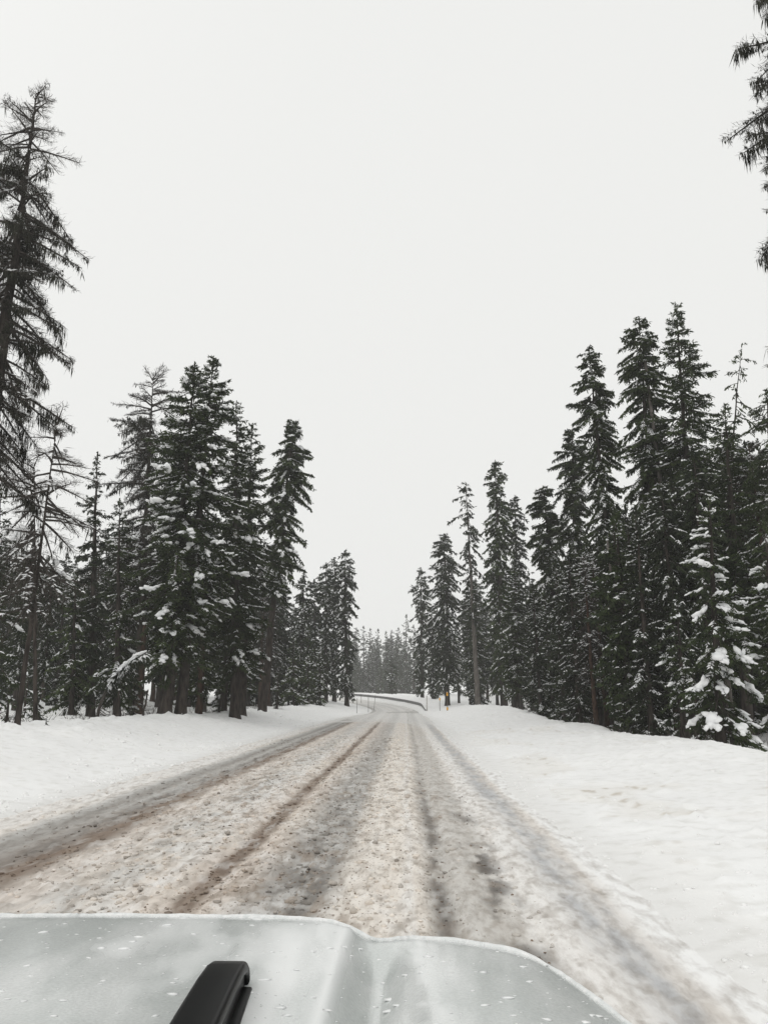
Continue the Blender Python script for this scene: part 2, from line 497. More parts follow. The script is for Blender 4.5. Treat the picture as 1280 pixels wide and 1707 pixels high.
# ------------------------------------------------------------------ pixel rays used to read real distances and heights off the photograph
_cp, _sp, _cyw, _syw = math.cos(PITCH), math.sin(PITCH), math.cos(YAW), math.sin(YAW)
def ray(px, py):
    cx, cyy = (px - 640) / FPX, -(py - 853.5) / FPX
    x, y, z = cx, _cp - cyy * _sp, _sp + cyy * _cp
    return np.array([x * _cyw - y * _syw, x * _syw + y * _cyw, z])
def at_dist(px, py, Y):
    r = ray(px, py)
    return np.array([r[0], r[1], r[2]]) * (Y / r[1]) + np.array([0, 0, CAM_Z])

# ------------------------------------------------------------------ trees
ICO = None
def ico():
    global ICO
    if ICO is None:
        t = (1 + 5 ** 0.5) / 2
        v = np.array([(-1, t, 0), (1, t, 0), (-1, -t, 0), (1, -t, 0), (0, -1, t), (0, 1, t), (0, -1, -t), (0, 1, -t), (t, 0, -1), (t, 0, 1), (-t, 0, -1), (-t, 0, 1)], float)
        v /= np.linalg.norm(v[0])
        f = [(0, 11, 5), (0, 5, 1), (0, 1, 7), (0, 7, 10), (0, 10, 11), (1, 5, 9), (5, 11, 4), (11, 10, 2), (10, 7, 6), (7, 1, 8), (3, 9, 4), (3, 4, 2), (3, 2, 6), (3, 6, 8), (3, 8, 9), (4, 9, 5), (2, 4, 11), (6, 2, 10), (8, 6, 7), (9, 8, 1)]
        vs = [tuple(x) for x in v]; cache = {}; nf = []
        def mid(a, b):
            k = (min(a, b), max(a, b))
            if k not in cache:
                m = np.array(vs[a]) + np.array(vs[b]); m /= np.linalg.norm(m)
                vs.append(tuple(m)); cache[k] = len(vs) - 1
            return cache[k]
        for a, b, c in f:
            ab, bc, ca_ = mid(a, b), mid(b, c), mid(c, a)
            nf += [(a, ab, ca_), (b, bc, ab), (c, ca_, bc), (ab, bc, ca_)]
        ICO = (np.array(vs), np.array(nf), np.array(v), np.array(f))
    return ICO

def blobs(g, cen, axis, size, r, m=0, small=False):
    """lumpy rounded clumps; axis = long direction, size = (long, across, high)"""
    V, F, v0, f0 = ico()
    if small:
        V, F = v0, f0
    n = len(cen)
    if n == 0:
        return
    a = axis / (np.linalg.norm(axis, axis=1, keepdims=True) + 1e-9)
    side = np.stack([-a[:, 1], a[:, 0], a[:, 0] * 0], 1)
    side /= np.linalg.norm(side, axis=1, keepdims=True) + 1e-9
    up = np.cross(a, side)
    up *= np.sign(up[:, 2:3] + 1e-9)
    d = 1 + r.normal(0, 0.16, (n, len(V), 1))
    q = V[None] * d
    w = cen[:, None] + q[..., 0:1] * size[:, None, 0:1] * a[:, None] + q[..., 1:2] * size[:, None, 1:2] * side[:, None] + q[..., 2:3] * size[:, None, 2:3] * up[:, None]
    f = F[None] + (np.arange(n) * len(V))[:, None, None]
    g.add(w.reshape(-1, 3), f.reshape(-1, 3), m)

def kites(g, p, d, ln, wd, r, m=0, flat=0.0, bend=0.0):
    """leaf sized pointed blades: p base (n,3), d unit direction, ln, wd (n,)"""
    n = len(p)
    if n == 0:
        return
    rnd = r.normal(0, 1, (n, 3))
    if flat:
        rnd = rnd * (1 - flat)
        horiz = np.stack([-d[:, 1], d[:, 0], d[:, 0] * 0], 1)
        rnd = rnd + horiz * flat * 2
    s = rnd - (rnd * d).sum(1, keepdims=True) * d
    s /= np.linalg.norm(s, axis=1, keepdims=True) + 1e-9
    md = p + d * (ln * 0.45)[:, None]
    tp = p + d * ln[:, None]
    if bend:
        tp[:, 2] -= bend * ln
    h = (wd * 0.5)[:, None] * s
    v = np.stack([p, md + h, tp, md - h], 1).reshape(-1, 3)
    f = (np.arange(n) * 4)[:, None] + np.arange(4)[None]
    g.add(v, f, m)

def tents(g, p, d, ln, wd, ht, m=0):
    """small ridged snow loads lying along d"""
    n = len(p)
    if n == 0:
        return
    side = np.stack([-d[:, 1], d[:, 0], d[:, 0] * 0], 1)
    side /= np.linalg.norm(side, axis=1, keepdims=True) + 1e-9
    up = np.array([0, 0, 1.0])
    a = p
    e = p + d * ln[:, None]
    l1 = p + d * (ln * 0.4)[:, None]
    h = (wd * 0.5)[:, None] * side
    k = l1 + up * ht[:, None]
    k2 = p + d * (ln * 0.75)[:, None] + up * (ht * 0.7)[:, None]
    v = np.stack([a, l1 + h, e, l1 - h, k, k2], 1).reshape(-1, 3)
    f = np.array([(0, 4, 1), (0, 3, 4), (1, 4, 5), (1, 5, 2), (3, 5, 4), (3, 2, 5)])
    ff = (np.arange(n) * 6)[:, None, None] + f[None]
    g.add(v, ff.reshape(-1, 3), m)

def ribbon(g, pts, w, h, m=0):
    """snow lying along limbs: pts (n,k,3), w, h (n,k)"""
    n, k, _ = pts.shape
    if n == 0:
        return
    tan = np.gradient(pts, axis=1)
    side = np.stack([-tan[..., 1], tan[..., 0], tan[..., 0] * 0], -1)
    side /= np.linalg.norm(side, axis=-1, keepdims=True) + 1e-9
    up = np.array([0, 0, 1.0])
    c = pts
    v = np.stack([c - side * w[..., None] - up * 0.25 * h[..., None], c - side * 0.5 * w[..., None] + up * h[..., None],
                  c + side * 0.5 * w[..., None] + up * h[..., None], c + side * w[..., None] - up * 0.25 * h[..., None]], 2)
    idx = np.arange(n * k * 4).reshape(n, k, 4)
    f = [np.stack([idx[:, :-1, j], idx[:, :-1, (j + 1) % 4], idx[:, 1:, (j + 1) % 4], idx[:, 1:, j]], -1).reshape(-1, 4) for j in range(4)]
    g.add(v.reshape(-1, 3), np.concatenate(f), m)

PROFILE = {
    'spruce': lambda q: 0.05 + 0.95 * q ** 0.72 * (1 - 0.35 * sstep(0.78, 1.0, q)),
    'fir': lambda q: 0.05 + 0.95 * np.minimum(1, (q * 1.9)) ** 0.75 * (1 - 0.35 * sstep(0.72, 1.0, q)),
    'column': lambda q: 0.16 + 0.84 * np.minimum(1, q * 6.0) ** 0.6 * (1 - 0.3 * sstep(0.75, 1.0, q)),
    'larch': lambda q: 0.26 + 0.74 * np.minimum(1, q * 3.2) ** 0.6 * (1 - 0.15 * sstep(0.8, 1.0, q)),
    'pine': lambda q: 0.25 + 0.75 * np.minimum(1, q * 3.2) ** 0.7 * (1 - 0.35 * sstep(0.7, 1.0, q)),
}

def tree_geometry(kind, H, R, base, px, seed, lean=(0, 0), snow=0.3, clump=0.0, lichen=0.0, dens=1.0, r0=None, tips=0.0, curve=0.0, gaps=0.0, ragged=0.25, spread=None, top_bare=0.0):
    """kind, height, crown radius, height of the crown's base, size of a picture element there"""
    r = np.random.default_rng(seed)
    lean = np.array([lean[0], lean[1], 0.0])
    bend_dir = r.uniform(0, 6.28)
    def axis(z):
        z = np.asarray(z, float)
        t = z / H
        off = curve * H * np.sin(np.clip(t, 0, 1) * math.pi)
        x = lean[0] * z + off
        y = lean[1] * z + 0.0 * z
        return np.stack([x, y, z], -1)
    tr, cr, sn, li = Geo(), Geo(), Geo(), Geo()
    r0 = r0 or 0.013 * H + 0.05
    zs = np.concatenate([[-0.5, 0.0, 0.15, 0.45], np.linspace(1.0, H, 16)])
    rad = r0 * np.clip(1 - np.clip(zs, 0, H) / (H * 1.01), 0.02, 1) ** 0.85
    rad = rad * (1 + 0.28 * np.exp(-np.clip(zs, 0, None) / 0.25))
    wig = axis(zs); wig[:, :2] += r.normal(0, r0 * 0.10, (len(zs), 2)) * (zs > 0.5)[:, None]
    tube(tr, wig, rad, 10, 0)
    # limbs
    CL = H - base
    step = {'spruce': 0.105, 'fir': 0.085, 'column': 0.085, 'larch': 0.12, 'pine': 0.15}[kind] / dens
    step = max(step, px * 0.8)
    nb = max(14, int(CL / step))
    hb = base + CL * (np.arange(nb) + r.uniform(0, 1, nb)) / nb * 0.992
    q = (H - hb) / CL
    az = r.uniform(0, 6.283, nb)
    L = R * PROFILE[kind](q) * r.uniform(1 - ragged, 1 + ragged * 0.6, nb)
    gaps = max(gaps, 0.24)
    if gaps:
        gm = vnoise(hb * 0.9, np.cos(az) * 1.3 + 5, seed)
        L = L * np.where(gm < gaps, 0.5, 1.0)
    # long whips that stand out of the outline
    whip = r.uniform(0, 1, nb) < 0.05
    L = np.where(whip, L * 1.28, L)
    L = np.maximum(L, 0.12)
    if kind == 'pine':
        p0 = R_(48) * np.exp(-q * 6) + R_(8) - R_(26) * q + r.normal(0, R_(13), nb); dr, up = 0.16, 0.10
    elif kind == 'larch':
        p0 = R_(48) * np.exp(-q * 7) + R_(-2) - R_(32) * q + r.normal(0, R_(16), nb); dr, up = 0.28, 0.08
    elif kind == 'column':
        p0 = R_(58) * np.exp(-q * 7) - R_(20) - R_(16) * q + r.normal(0, R_(17), nb); dr, up = 0.34, 0.06
    else:
        p0 = R_(52) * np.exp(-q * 6) - R_(6) - R_(24) * q + r.normal(0, R_(14), nb); dr, up = 0.24, 0.14
    org = axis(hb)
    dh = np.stack([np.cos(az), np.sin(az), az * 0], -1)
    def bp(i, t):
        """point on limb i at t (arrays)"""
        z = L[i] * (np.sin(p0[i]) * t - dr * t ** 2 + up * t ** 4)
        return org[i] + dh[i] * (L[i] * np.cos(p0[i]) * t)[..., None] + np.stack([z * 0, z * 0, z], -1)
    def bt(i, t):
        z = np.sin(p0[i]) - 2 * dr * t + 4 * up * t ** 3
        v = dh[i] * np.cos(p0[i])[..., None] + np.stack([z * 0, z * 0, z], -1)
        return v / np.linalg.norm(v, axis=-1, keepdims=True)
    K = 4
    T = np.linspace(0, 1, K)
    I = np.repeat(np.arange(nb), K)
    lp = bp(I, np.tile(T, nb)).reshape(nb, K, 3)
    lr_ = np.maximum((0.032 if kind == 'larch' else 0.022) * L ** 0.8 + 0.006, px * (0.36 if kind == 'larch' else 0.10))[:, None] * (1 - 0.8 * T)[None]
    th = np.arange(3) / 3 * 2 * np.pi
    tt = np.gradient(lp, axis=1); tt /= np.linalg.norm(tt, axis=-1, keepdims=True) + 1e-9
    sd = np.stack([-tt[..., 1], tt[..., 0], tt[..., 0] * 0], -1); sd /= np.linalg.norm(sd, axis=-1, keepdims=True) + 1e-9
    uu = np.cross(tt, sd)
    v = lp[:, :, None] + lr_[..., None, None] * (sd[:, :, None] * np.cos(th)[None, None, :, None] + uu[:, :, None] * np.sin(th)[None, None, :, None])
    idx = np.arange(nb * K * 3).reshape(nb, K, 3)
    f = [np.stack([idx[:, :-1, j], idx[:, :-1, (j + 1) % 3], idx[:, 1:, (j + 1) % 3], idx[:, 1:, j]], -1).reshape(-1, 4) for j in range(3)]
    cr.add(v.reshape(-1, 3), np.concatenate(f), 1)
    # twigs
    sp = max(0.055, px * 0.95)
    nt = np.maximum(3, (L / sp * 1.25 * dens).astype(int))
    if kind == 'larch':
        nt = np.maximum(3, (nt * 0.8).astype(int))
    bi = np.repeat(np.arange(nb), nt)
    n = len(bi)
    t = r.uniform(0.08, 1.0, n) ** 0.85
    if kind == 'pine':
        t = 0.15 + 0.85 * r.uniform(0, 1, n) ** 0.65
    side = np.where(r.uniform(0, 1, n) < 0.5, -1.0, 1.0)
    pos = bp(bi, t)
    td = bt(bi, t)
    perp = np.stack([-dh[bi][:, 1], dh[bi][:, 0], np.zeros(n)], -1)
    fi = r.normal(R_(48), R_(16), n)
    d = td * np.cos(fi)[:, None] + perp * (side * np.sin(fi))[:, None]
    d[:, 2] += r.normal({'larch': 0.02, 'column': -0.42, 'pine': -0.05}.get(kind, -0.22), 0.22, n)
    d /= np.linalg.norm(d, axis=1, keepdims=True)
    tl = np.minimum(0.42 * L[bi], 0.62) * (1.05 - 0.75 * t) * r.uniform(0.6, 1.2, n) + 0.06
    if kind == 'pine':
        tl = np.minimum(0.4 * L[bi], 0.5) * (0.4 + 0.6 * t) * r.uniform(0.6, 1.2, n)
    bl, bw = max(0.13, px * (3.4 if px < 0.2 else 2.8)), max(0.037, px * (1.12 if px < 0.2 else 0.9))
    if kind == 'larch':
        # bare twigs, forked
        kites(cr, pos, d, tl * 1.1, np.full(n, max(0.012, px * 0.42)), r, 1)
        for _ in range(2):
            u = r.uniform(0.2, 0.9, n)
            pp = pos + d * (tl * u)[:, None]
            dd = d + r.normal(0, 0.55, (n, 3)); dd /= np.linalg.norm(dd, axis=1, keepdims=True)
            kites(cr, pp, dd, tl * r.uniform(0.3, 0.7, n), np.full(n, max(0.010, px * 0.36)), r, 1)
    else:
        kites(cr, pos, d, tl, np.full(n, bw * 1.5), r, 0, flat=0.55)
        nbld = 4 if kind != 'pine' else 6
        for k in range(nbld):
            u = (k + r.uniform(0.1, 0.9, n)) / nbld
            keep = tl * 1.2 > bl * 0.5 * k
            pp = (pos + d * (tl * u)[:, None])[keep]
            jd = 0.5 if kind != 'pine' else 0.9
            dd = d[keep] + r.normal(0, jd, (keep.sum(), 3)); dd[:, 2] -= {'pine': -0.05, 'column': 0.42}.get(kind, 0.16)
            dd /= np.linalg.norm(dd, axis=1, keepdims=True)
            kites(cr, pp, dd, np.minimum(bl, 0.10 + 0.75 * L[bi][keep]) * r.uniform(0.6, 1.25, len(pp)), bw * r.uniform(0.7, 1.3, len(pp)), r, 0, flat=0.3)
        # pointed leader
        m_ = 26
        zz = H - r.uniform(0, 1, m_) * 0.05 * H
        aa = r.uniform(0, 6.28, m_)
        dd = np.stack([np.cos(aa) * 0.5, np.sin(aa) * 0.5, np.full(m_, 0.85)], -1); dd /= np.linalg.norm(dd, axis=1, keepdims=True)
        kites(cr, axis(zz), dd, min(bl * 1.2, 0.022 * H) * (0.4 + (H - zz) / (0.05 * H)), np.full(m_, min(bw * 1.2, 0.01 * H)), r, 0)
    # hanging lichen
    if lichen > 0:
        m_ = int(n * lichen)
        ii = r.integers(0, n, m_)
        ii = ii[(q[bi[ii]] > 0.09 + top_bare) | (r.uniform(0, 1, len(ii)) < 0.06)]
        pp = pos[ii] + d[ii] * (tl[ii] * r.uniform(0, 0.8, len(ii)))[:, None]
        cl = vnoise(pp[:, 0] * 2.2 + pp[:, 1] * 1.7, pp[:, 2] * 1.8, seed + 3)
        dd = r.normal(0, 0.14, (len(ii), 3)); dd[:, 2] = -1; dd /= np.linalg.norm(dd, axis=1, keepdims=True)
        kites(li, pp, dd, (0.07 + 0.75 * np.clip(cl - 0.3, 0, 1)) * r.uniform(0.4, 1.3, len(ii)), np.maximum(0.022, px * 0.85) * r.uniform(0.5, 1.7, len(ii)), r, 0)
    # snow
    if snow > 0:
        pz = vnoise(hb * 0.55, np.sin(az) * 0.8 + np.cos(az) * 0.8 + 7, seed + 5)
        sel = np.where(r.uniform(0, 1, nb) < np.clip(snow * 1.5 * sstep(0.35, 0.65, pz), 0, 0.85))[0]
        if len(sel):
            t0 = r.uniform(0.25, 0.75, len(sel)); t1 = np.minimum(t0 + r.uniform(0.15, 0.4, len(sel)), 1.0)
            ks = 5
            tt_ = t0[:, None] + (t1 - t0)[:, None] * np.linspace(0, 1, ks)[None]
            rp = bp(np.repeat(sel, ks), tt_.ravel()).reshape(len(sel), ks, 3)
            w0 = np.maximum(0.03, px * 0.55) * r.uniform(0.5, 1.4, (len(sel), ks)) * np.array([0.3, 1, 1, 1, 0.35])
            rp[..., 2] += w0 * 0.5
            ribbon(sn, rp, w0, w0 * 0.8, 0)
        ps = np.clip(snow * (0.5 + 1.5 * t), 0, 1) * sstep(0.30, 0.62, vnoise(pos[:, 0] * 1.1 + 9, pos[:, 2] * 0.9 + pos[:, 1] * 0.9, seed + 9)) * sstep(0.22, 0.55, vnoise(pos[:, 0] * 3.1, pos[:, 2] * 3.1 + pos[:, 1] * 2.3, seed + 19)) * 2.9
        sel = np.where(r.uniform(0, 1, n) < ps)[0]
        w0 = np.maximum(0.04, px * 0.95) * r.uniform(0.45, 1.5, len(sel))
        tents(sn, pos[sel] + np.array([0, 0, 0.02 + bw * 0.4]), d[sel] * np.array([1, 1, 0.8]), np.minimum(np.maximum(tl[sel] * 0.7, w0 * 1.6), w0 * 4), w0, w0 * 0.6, 0)
        s2 = np.where(r.uniform(0, 1, n) < snow * 0.5 * (0.3 + t))[0]
        w0 = np.maximum(0.022, px * 0.5) * r.uniform(0.6, 1.4, len(s2))
        kites(sn, pos[s2] + d[s2] * (tl[s2] * r.uniform(0.2, 0.7, len(s2)))[:, None] + np.array([0, 0, 0.015 + bw * 0.4]), d[s2], w0 * r.uniform(1.5, 3.5, len(s2)), w0 * 1.2, r, 0, flat=0.6)
    if clump > 0:
        m_ = int(nb * clump)
        ii = r.integers(0, nb, m_)
        tq = r.uniform(0.55, 0.97, m_)
        cc = bp(ii, tq); ax = bt(ii, tq)
        a_ = np.clip(0.08 + 0.15 * L[ii], 0.09, 0.36) * r.uniform(0.6, 1.3, m_)
        for k in range(6):
            u = (k - 2.5) / 2.5
            side_ = np.stack([-ax[:, 1], ax[:, 0], ax[:, 0] * 0], 1)
            c2 = cc + ax * (a_ * u * 1.0)[:, None] + side_ * (a_ * r.normal(0, 0.38, m_))[:, None]
            b_ = a_ * (0.62 - 0.25 * abs(u)) * r.uniform(0.55, 1.2, m_)
            sz = np.stack([b_ * r.uniform(0.9, 1.5, m_), b_ * r.uniform(0.6, 1.0, m_), b_ * r.uniform(0.35, 0.6, m_)], 1)
            c2[:, 2] += sz[:, 2] * 0.9 + bw * 0.5 - np.abs(r.normal(0, 0.12, m_)) * a_
            blobs(sn, c2, ax + r.normal(0, 0.3, (m_, 3)), sz, r, 0, small=True)
    return tr, cr, sn, li

def build_tree(name, loc, meshes, mats, rz=0.0, scale=1.0):
    root = empty(name, loc, rz)
    root.scale = (scale, scale, scale)
    for pname, me_ in meshes:
        o = bpy.data.objects.new(pname, me_)
        COL.objects.link(o)
        o.parent = root
        if pname != 'trunk':
            o['kind'] = 'stuff'
    return root

TRI = [0]
def make_meshes(geos, bark, needle, nm):
    tr, cr, sn, li = geos
    out = []
    me_ = tr.mesh(nm + '_trunk', True); me_.materials.append(bark); out.append(('trunk', me_))
    me_ = cr.mesh(nm + '_crown'); me_.materials.append(needle); me_.materials.append(M_LIMB); out.append(('crown', me_))
    if not li.empty():
        me_ = li.mesh(nm + '_lichen'); me_.materials.append(M_LICHEN); out.append(('hanging_lichen', me_))
    if not sn.empty():
        me_ = sn.mesh(nm + '_snow', True); me_.materials.append(M_SNOW_TREE); out.append(('branch_snow', me_))
    for _, m_ in out:
        TRI[0] += sum(len(f) * (f.shape[1] - 2) for f, _ in ([])) + len(m_.loops) - 2 * len(m_.polygons)
    return out

HERO_XY = []
def hero(name, bpx, Y, top, kind, wpx, crown_py, label, snow=0.3, clump=0.0, lichen=0.0, dens=1.0, bark=None, needle=None, seed=1, group=None, cat='tree', **kw):
    """bpx: base column; Y: metres along the road; top: crown tip in the picture; wpx: crown width; crown_py: row of the lowest limbs"""
    p = at_dist(bpx, 1190, Y)
    x = p[0]; z = gz(x, Y)
    tp = at_dist(top[0], top[1], Y)
    H = tp[2] - z
    lean = ((tp[0] - x) / H, 0.0)
    cb = at_dist(bpx, crown_py, Y)[2] - z
    cb = min(max(cb, 0.15), H * 0.8)
    Rr = wpx * (0.43 if kind == 'column' else 0.5) * Y / FPX / math.cos(math.atan((top[0] - 640) / FPX))
    px = Y / (FPX * 0.6)
    g = tree_geometry(kind, H, Rr, cb, px, seed, lean, snow, clump, lichen, dens, **kw)
    root = build_tree(name, (x, Y, z - 0.05), make_meshes(g, bark or M_BARK, needle or M_NEEDLE, name), None)
    tag(root, label, cat, group)
    HERO_XY.append((x, Y))
    return root

# --- left side
hero('larch_tree', -73, 22.5, (62, 150), 'larch', 200, 790, 'towering larch at the left edge, hung with dark lichen, bare twiggy top', snow=0.12, lichen=3.2, dens=1.75, seed=11, r0=0.34, gaps=0.3, ragged=0.4, top_bare=0.1)
hero('larch_tree', 31, 22.8, (98, 690), 'larch', 150, 1010, 'spindly half dead larch with a thin bare spire, slim trunk rising from the left bank', snow=0.18, clump=0.10, lichen=0.7, dens=1.1, seed=12, r0=0.085, gaps=0.3, top_bare=0.25)
hero('larch_tree', 62, 27, (58, 770), 'larch', 150, 980, 'dead grey larch pole with broken tip and lichen, behind the spindly larch', snow=0.3, clump=0.1, lichen=0.8, dens=1.0, seed=13, r0=0.08, gaps=0.4, top_bare=0.2)
hero('spruce_tree', -14, 28, (2, 812), 'spruce', 130, 1160, 'dark snow flecked spruce cut by the left picture edge below the towering larch', snow=0.4, clump=0.15, seed=14)
hero('spruce_tree', 152, 42, (163, 752), 'spruce', 105, 1150, 'slim dark spruce with a pointed spire left of the bare topped larch', snow=0.22, clump=0.06, seed=15, needle=M_NEEDLE_DARK)
hero('spruce_tree', 196, 39, (200, 830), 'spruce', 105, 1165, 'shorter spruce with white snow pads, between the slim spire and the bare topped larch', snow=0.42, clump=0.35, seed=16)
hero('larch_tree', 228, 47, (256, 624), 'larch', 150, 1020, 'tall larch with bare bushy top and lichen, beside the big snowy firs', snow=0.25, lichen=1.6, dens=1.35, seed=17, r0=0.27, top_bare=0.12, ragged=0.5)
hero('fir_tree', 277, 38, (325, 606), 'fir', 175, 1090, 'big snowy fir, left one of the twin tops above the thick double trunk', snow=0.34, clump=0.5, dens=1.15, seed=18, r0=0.27)
hero('fir_tree', 301, 38.6, (357, 594), 'fir', 178, 1080, 'big fir with the higher twin top, right one above the thick double trunk', snow=0.28, clump=0.4, dens=1.15, seed=19, r0=0.27)
hero('fir_tree', 392, 43, (395, 668), 'fir', 105, 1120, 'narrow fir close behind the right flank of the twin topped firs', snow=0.26, clump=0.15, seed=20)
hero('fir_tree', 402, 47, (421, 704), 'fir', 110, 1110, 'dark narrow fir between the twin topped firs and the bare trunked pine', snow=0.25, clump=0.12, seed=21)
hero('pine_tree', 437, 56, (489, 702), 'column', 100, 985, 'leaning pine with long bare trunk and clumpy dark crown', snow=0.34, clump=0.4, dens=1.35, seed=22, r0=0.3, gaps=0.36, ragged=0.4)
hero('spruce_tree', 330, 46, (338, 960), 'spruce', 110, 1160, 'low spruce under the twin topped firs, by a reddish trunk', snow=0.25, clump=0.1, seed=23, bark=M_BARK_RED)
hero('spruce_tree', 120, 41, (128, 955), 'spruce', 110, 1165, 'low dark spruce standing in front of the slim spire', snow=0.3, clump=0.15, seed=24)
hero('spruce_tree', 390, 50, (402, 1010), 'spruce', 85, 1165, 'small spruce with snow flecks left of the bare pine trunk', snow=0.45, clump=0.1, seed=25)
hero('spruce_tree', 489, 78, (489, 1062), 'spruce', 55, 1176, 'small white dusted spruce just right of the bare pine trunk', snow=0.7, clump=0.1, seed=26)
hero('spruce_tree', 534, 86, (533, 1078), 'spruce', 42, 1176, 'small white dusted spruce at the foot of the tall hazy stand', snow=0.7, clump=0.1, seed=27)
hero('spruce_tree', 514, 84, (512, 1092), 'spruce', 34, 1176, 'smallest white dusted spruce before the tall hazy stand', snow=0.7, clump=0.1, seed=28)
for i, (bx, Y, tx, ty, w, lab) in enumerate([
    (468, 92, 468, 972, 55, 'grey spruce showing right beside the bare pine trunk'),
    (505, 98, 506, 958, 48, 'grey spruce, shortest of the tall hazy stand left of the road'),
    (524, 104, 524, 965, 40, 'grey spruce second in the tall hazy stand left of the road'),
    (543, 101, 544, 937, 42, 'grey spruce third in the tall hazy stand left of the road'),
    (557, 108, 557, 930, 40, 'slender grey spruce tucked behind the tallest of the hazy stand'),
    (578, 100, 575, 918, 54, 'tallest hazy spruce right beside the road bend, at the end of the left stand')]):
    hero('spruce_tree', bx, Y, (tx, ty), 'column', w, 1150, lab, snow=0.36, seed=40 + i, needle=M_NEEDLE_DARK, group='tall hazy stand left of the bend')
# --- end of the road
for i, (bx, Y, tx, ty, w, lab) in enumerate([
    (606, 262, 606, 1043, 26, 'pale far spruce nearest the left stand at the end of the road'),
    (617, 275, 617, 1047, 24, 'pale far spruce, second from the left stand at the end of the road'),
    (630, 282, 630, 1048, 24, 'pale far spruce with ragged tip in the middle of the end of the road'),
    (643, 290, 643, 1052, 24, 'fourth pale far spruce counting from the left stand at the end of the road'),
    (652, 275, 653, 1050, 24, 'fifth pale far spruce counting from the left stand at the end of the road'),
    (664, 268, 664, 1046, 26, 'pale far spruce beside the highest one at the end of the road'),
    (677, 250, 677, 1024, 28, 'highest of the pale far spruces at the end of the road'),
    (653, 160, 652, 1092, 24, 'small white dusted spruce behind the guard rail at the end of the road'),
    (690, 232, 689, 1042, 28, 'pale far spruce against the dark right stand at the end of the road')]):
    hero('spruce_tree', bx, Y, (tx, ty), 'spruce', w * 1.5, 1150, lab, snow=0.2, seed=60 + i, needle=M_NEEDLE_DARK, group='pale far spruces at the end of the road')
# --- right side
hero('spruce_tree', 704, 128, (701, 946), 'column', 40, 1150, 'thin tipped grey spruce, first of the right stand from the bend', snow=0.32, seed=80, needle=M_NEEDLE_DARK)
hero('spruce_tree', 722, 118, (720, 1010), 'column', 40, 1150, 'shorter grey spruce low beside the thin tipped one', snow=0.34, seed=81, needle=M_NEEDLE_DARK)
hero('spruce_tree', 746, 100, (740, 890), 'column', 68, 1130, 'broad grey spruce behind the yellow marker posts', snow=0.34, dens=1.1, seed=82, needle=M_NEEDLE_DARK)
hero('hemlock_tree', 797, 84, (776, 804), 'column', 74, 1040, 'leaning sparse hemlock with a bare pale trunk below its drooping crown', snow=0.25, dens=0.62, seed=83, gaps=0.5, r0=0.3, bark=M_BARK_PALE, needle=M_NEEDLE_DARK, ragged=0.5)
hero('spruce_tree', 840, 80, (825, 766), 'column', 62, 1140, 'tall narrow spruce with a thin spindly tip', snow=0.3, dens=1.1, seed=84, ragged=0.4)
hero('spruce_tree', 866, 88, (858, 825), 'column', 46, 1120, 'narrow grey spruce behind the spindly tipped one', snow=0.28, seed=85, needle=M_NEEDLE_DARK)
hero('spruce_tree', 938, 58, (905, 809), 'column', 86, 1160, 'blunt topped dark spruce column with white flecks', snow=0.34, dens=1.3, seed=86)
hero('spruce_tree', 965, 54, (953, 712), 'column', 84, 1120, 'dark spruce column with drooping side tip, beside the blunt topped one', snow=0.28, dens=1.3, seed=87, ragged=0.4)
hero('spruce_tree', 1056, 41, (979, 577), 'column', 84, 1030, 'strongly leaning narrow spruce with a ragged flat top', snow=0.22, dens=1.35, seed=88, ragged=0.4, r0=0.24, curve=-0.006)
hero('spruce_tree', 1008, 43, (992, 880), 'column', 84, 1180, 'mid height spruce with white flecked flank under the leaning spruce', snow=0.42, clump=0.05, dens=1.1, seed=89)
hero('spruce_tree', 1107, 37, (1064, 529), 'column', 104, 1000, 'tall dark spruce, left of the two highest on the right', snow=0.22, dens=1.4, seed=90, r0=0.26, ragged=0.35)
hero('spruce_tree', 1172, 36, (1125, 503), 'fir', 138, 980, 'highest spruce on the right, broad pointed crown dusted with snow', snow=0.34, clump=0.06, dens=1.1, seed=91, r0=0.26)
hero('hemlock_tree', 1200, 32, (1236, 572), 'column', 82, 760, 'thin bent sparse treetop leaning out to the right beside the highest spruce', snow=0.4, dens=0.5, seed=92, ragged=0.6, curve=-0.016, r0=0.12, gaps=0.5)
hero('hemlock_tree', 1242, 31, (1206, 672), 'fir', 140, 1080, 'broad dark hemlock filling the stand between the bent treetop and the picture edge', snow=0.3, clump=0.04, dens=1.0, seed=99, ragged=0.35)
hero('spruce_tree', 1196, 22.5, (1181, 822), 'spruce', 165, 1215, 'young spruce with thick white snow pads in front of the right stand', snow=0.26, clump=1.5, dens=1.15, seed=93)
hero('spruce_tree', 1300, 29, (1277, 645), 'column', 95, 1110, 'dark spruce cut by the right picture edge, taller than its snowy neighbour', snow=0.25, clump=0.06, dens=1.0, seed=94)
hero('spruce_tree', 1300, 24, (1272, 868), 'spruce', 120, 1180, 'spruce with snow pads half cut by the right picture edge', snow=0.34, clump=0.4, seed=95)
hero('spruce_tree', 1075, 33, (1066, 1040), 'spruce', 90, 1210, 'low snowy spruce at the foot of the leaning spruce', snow=0.5, clump=0.3, seed=96)
hero('spruce_tree', 1136, 28, (1128, 990), 'spruce', 90, 1220, 'low snow flecked spruce left of the young padded spruce', snow=0.45, clump=0.2, seed=97)
hero('hemlock_tree', 1480, 16, (1330, -190), 'larch', 218, 690, 'towering lichen draped tree whose branches reach in at the upper right edge', snow=0.08, lichen=5.0, dens=2.5, seed=98, r0=0.3, gaps=0.3, ragged=0.35)

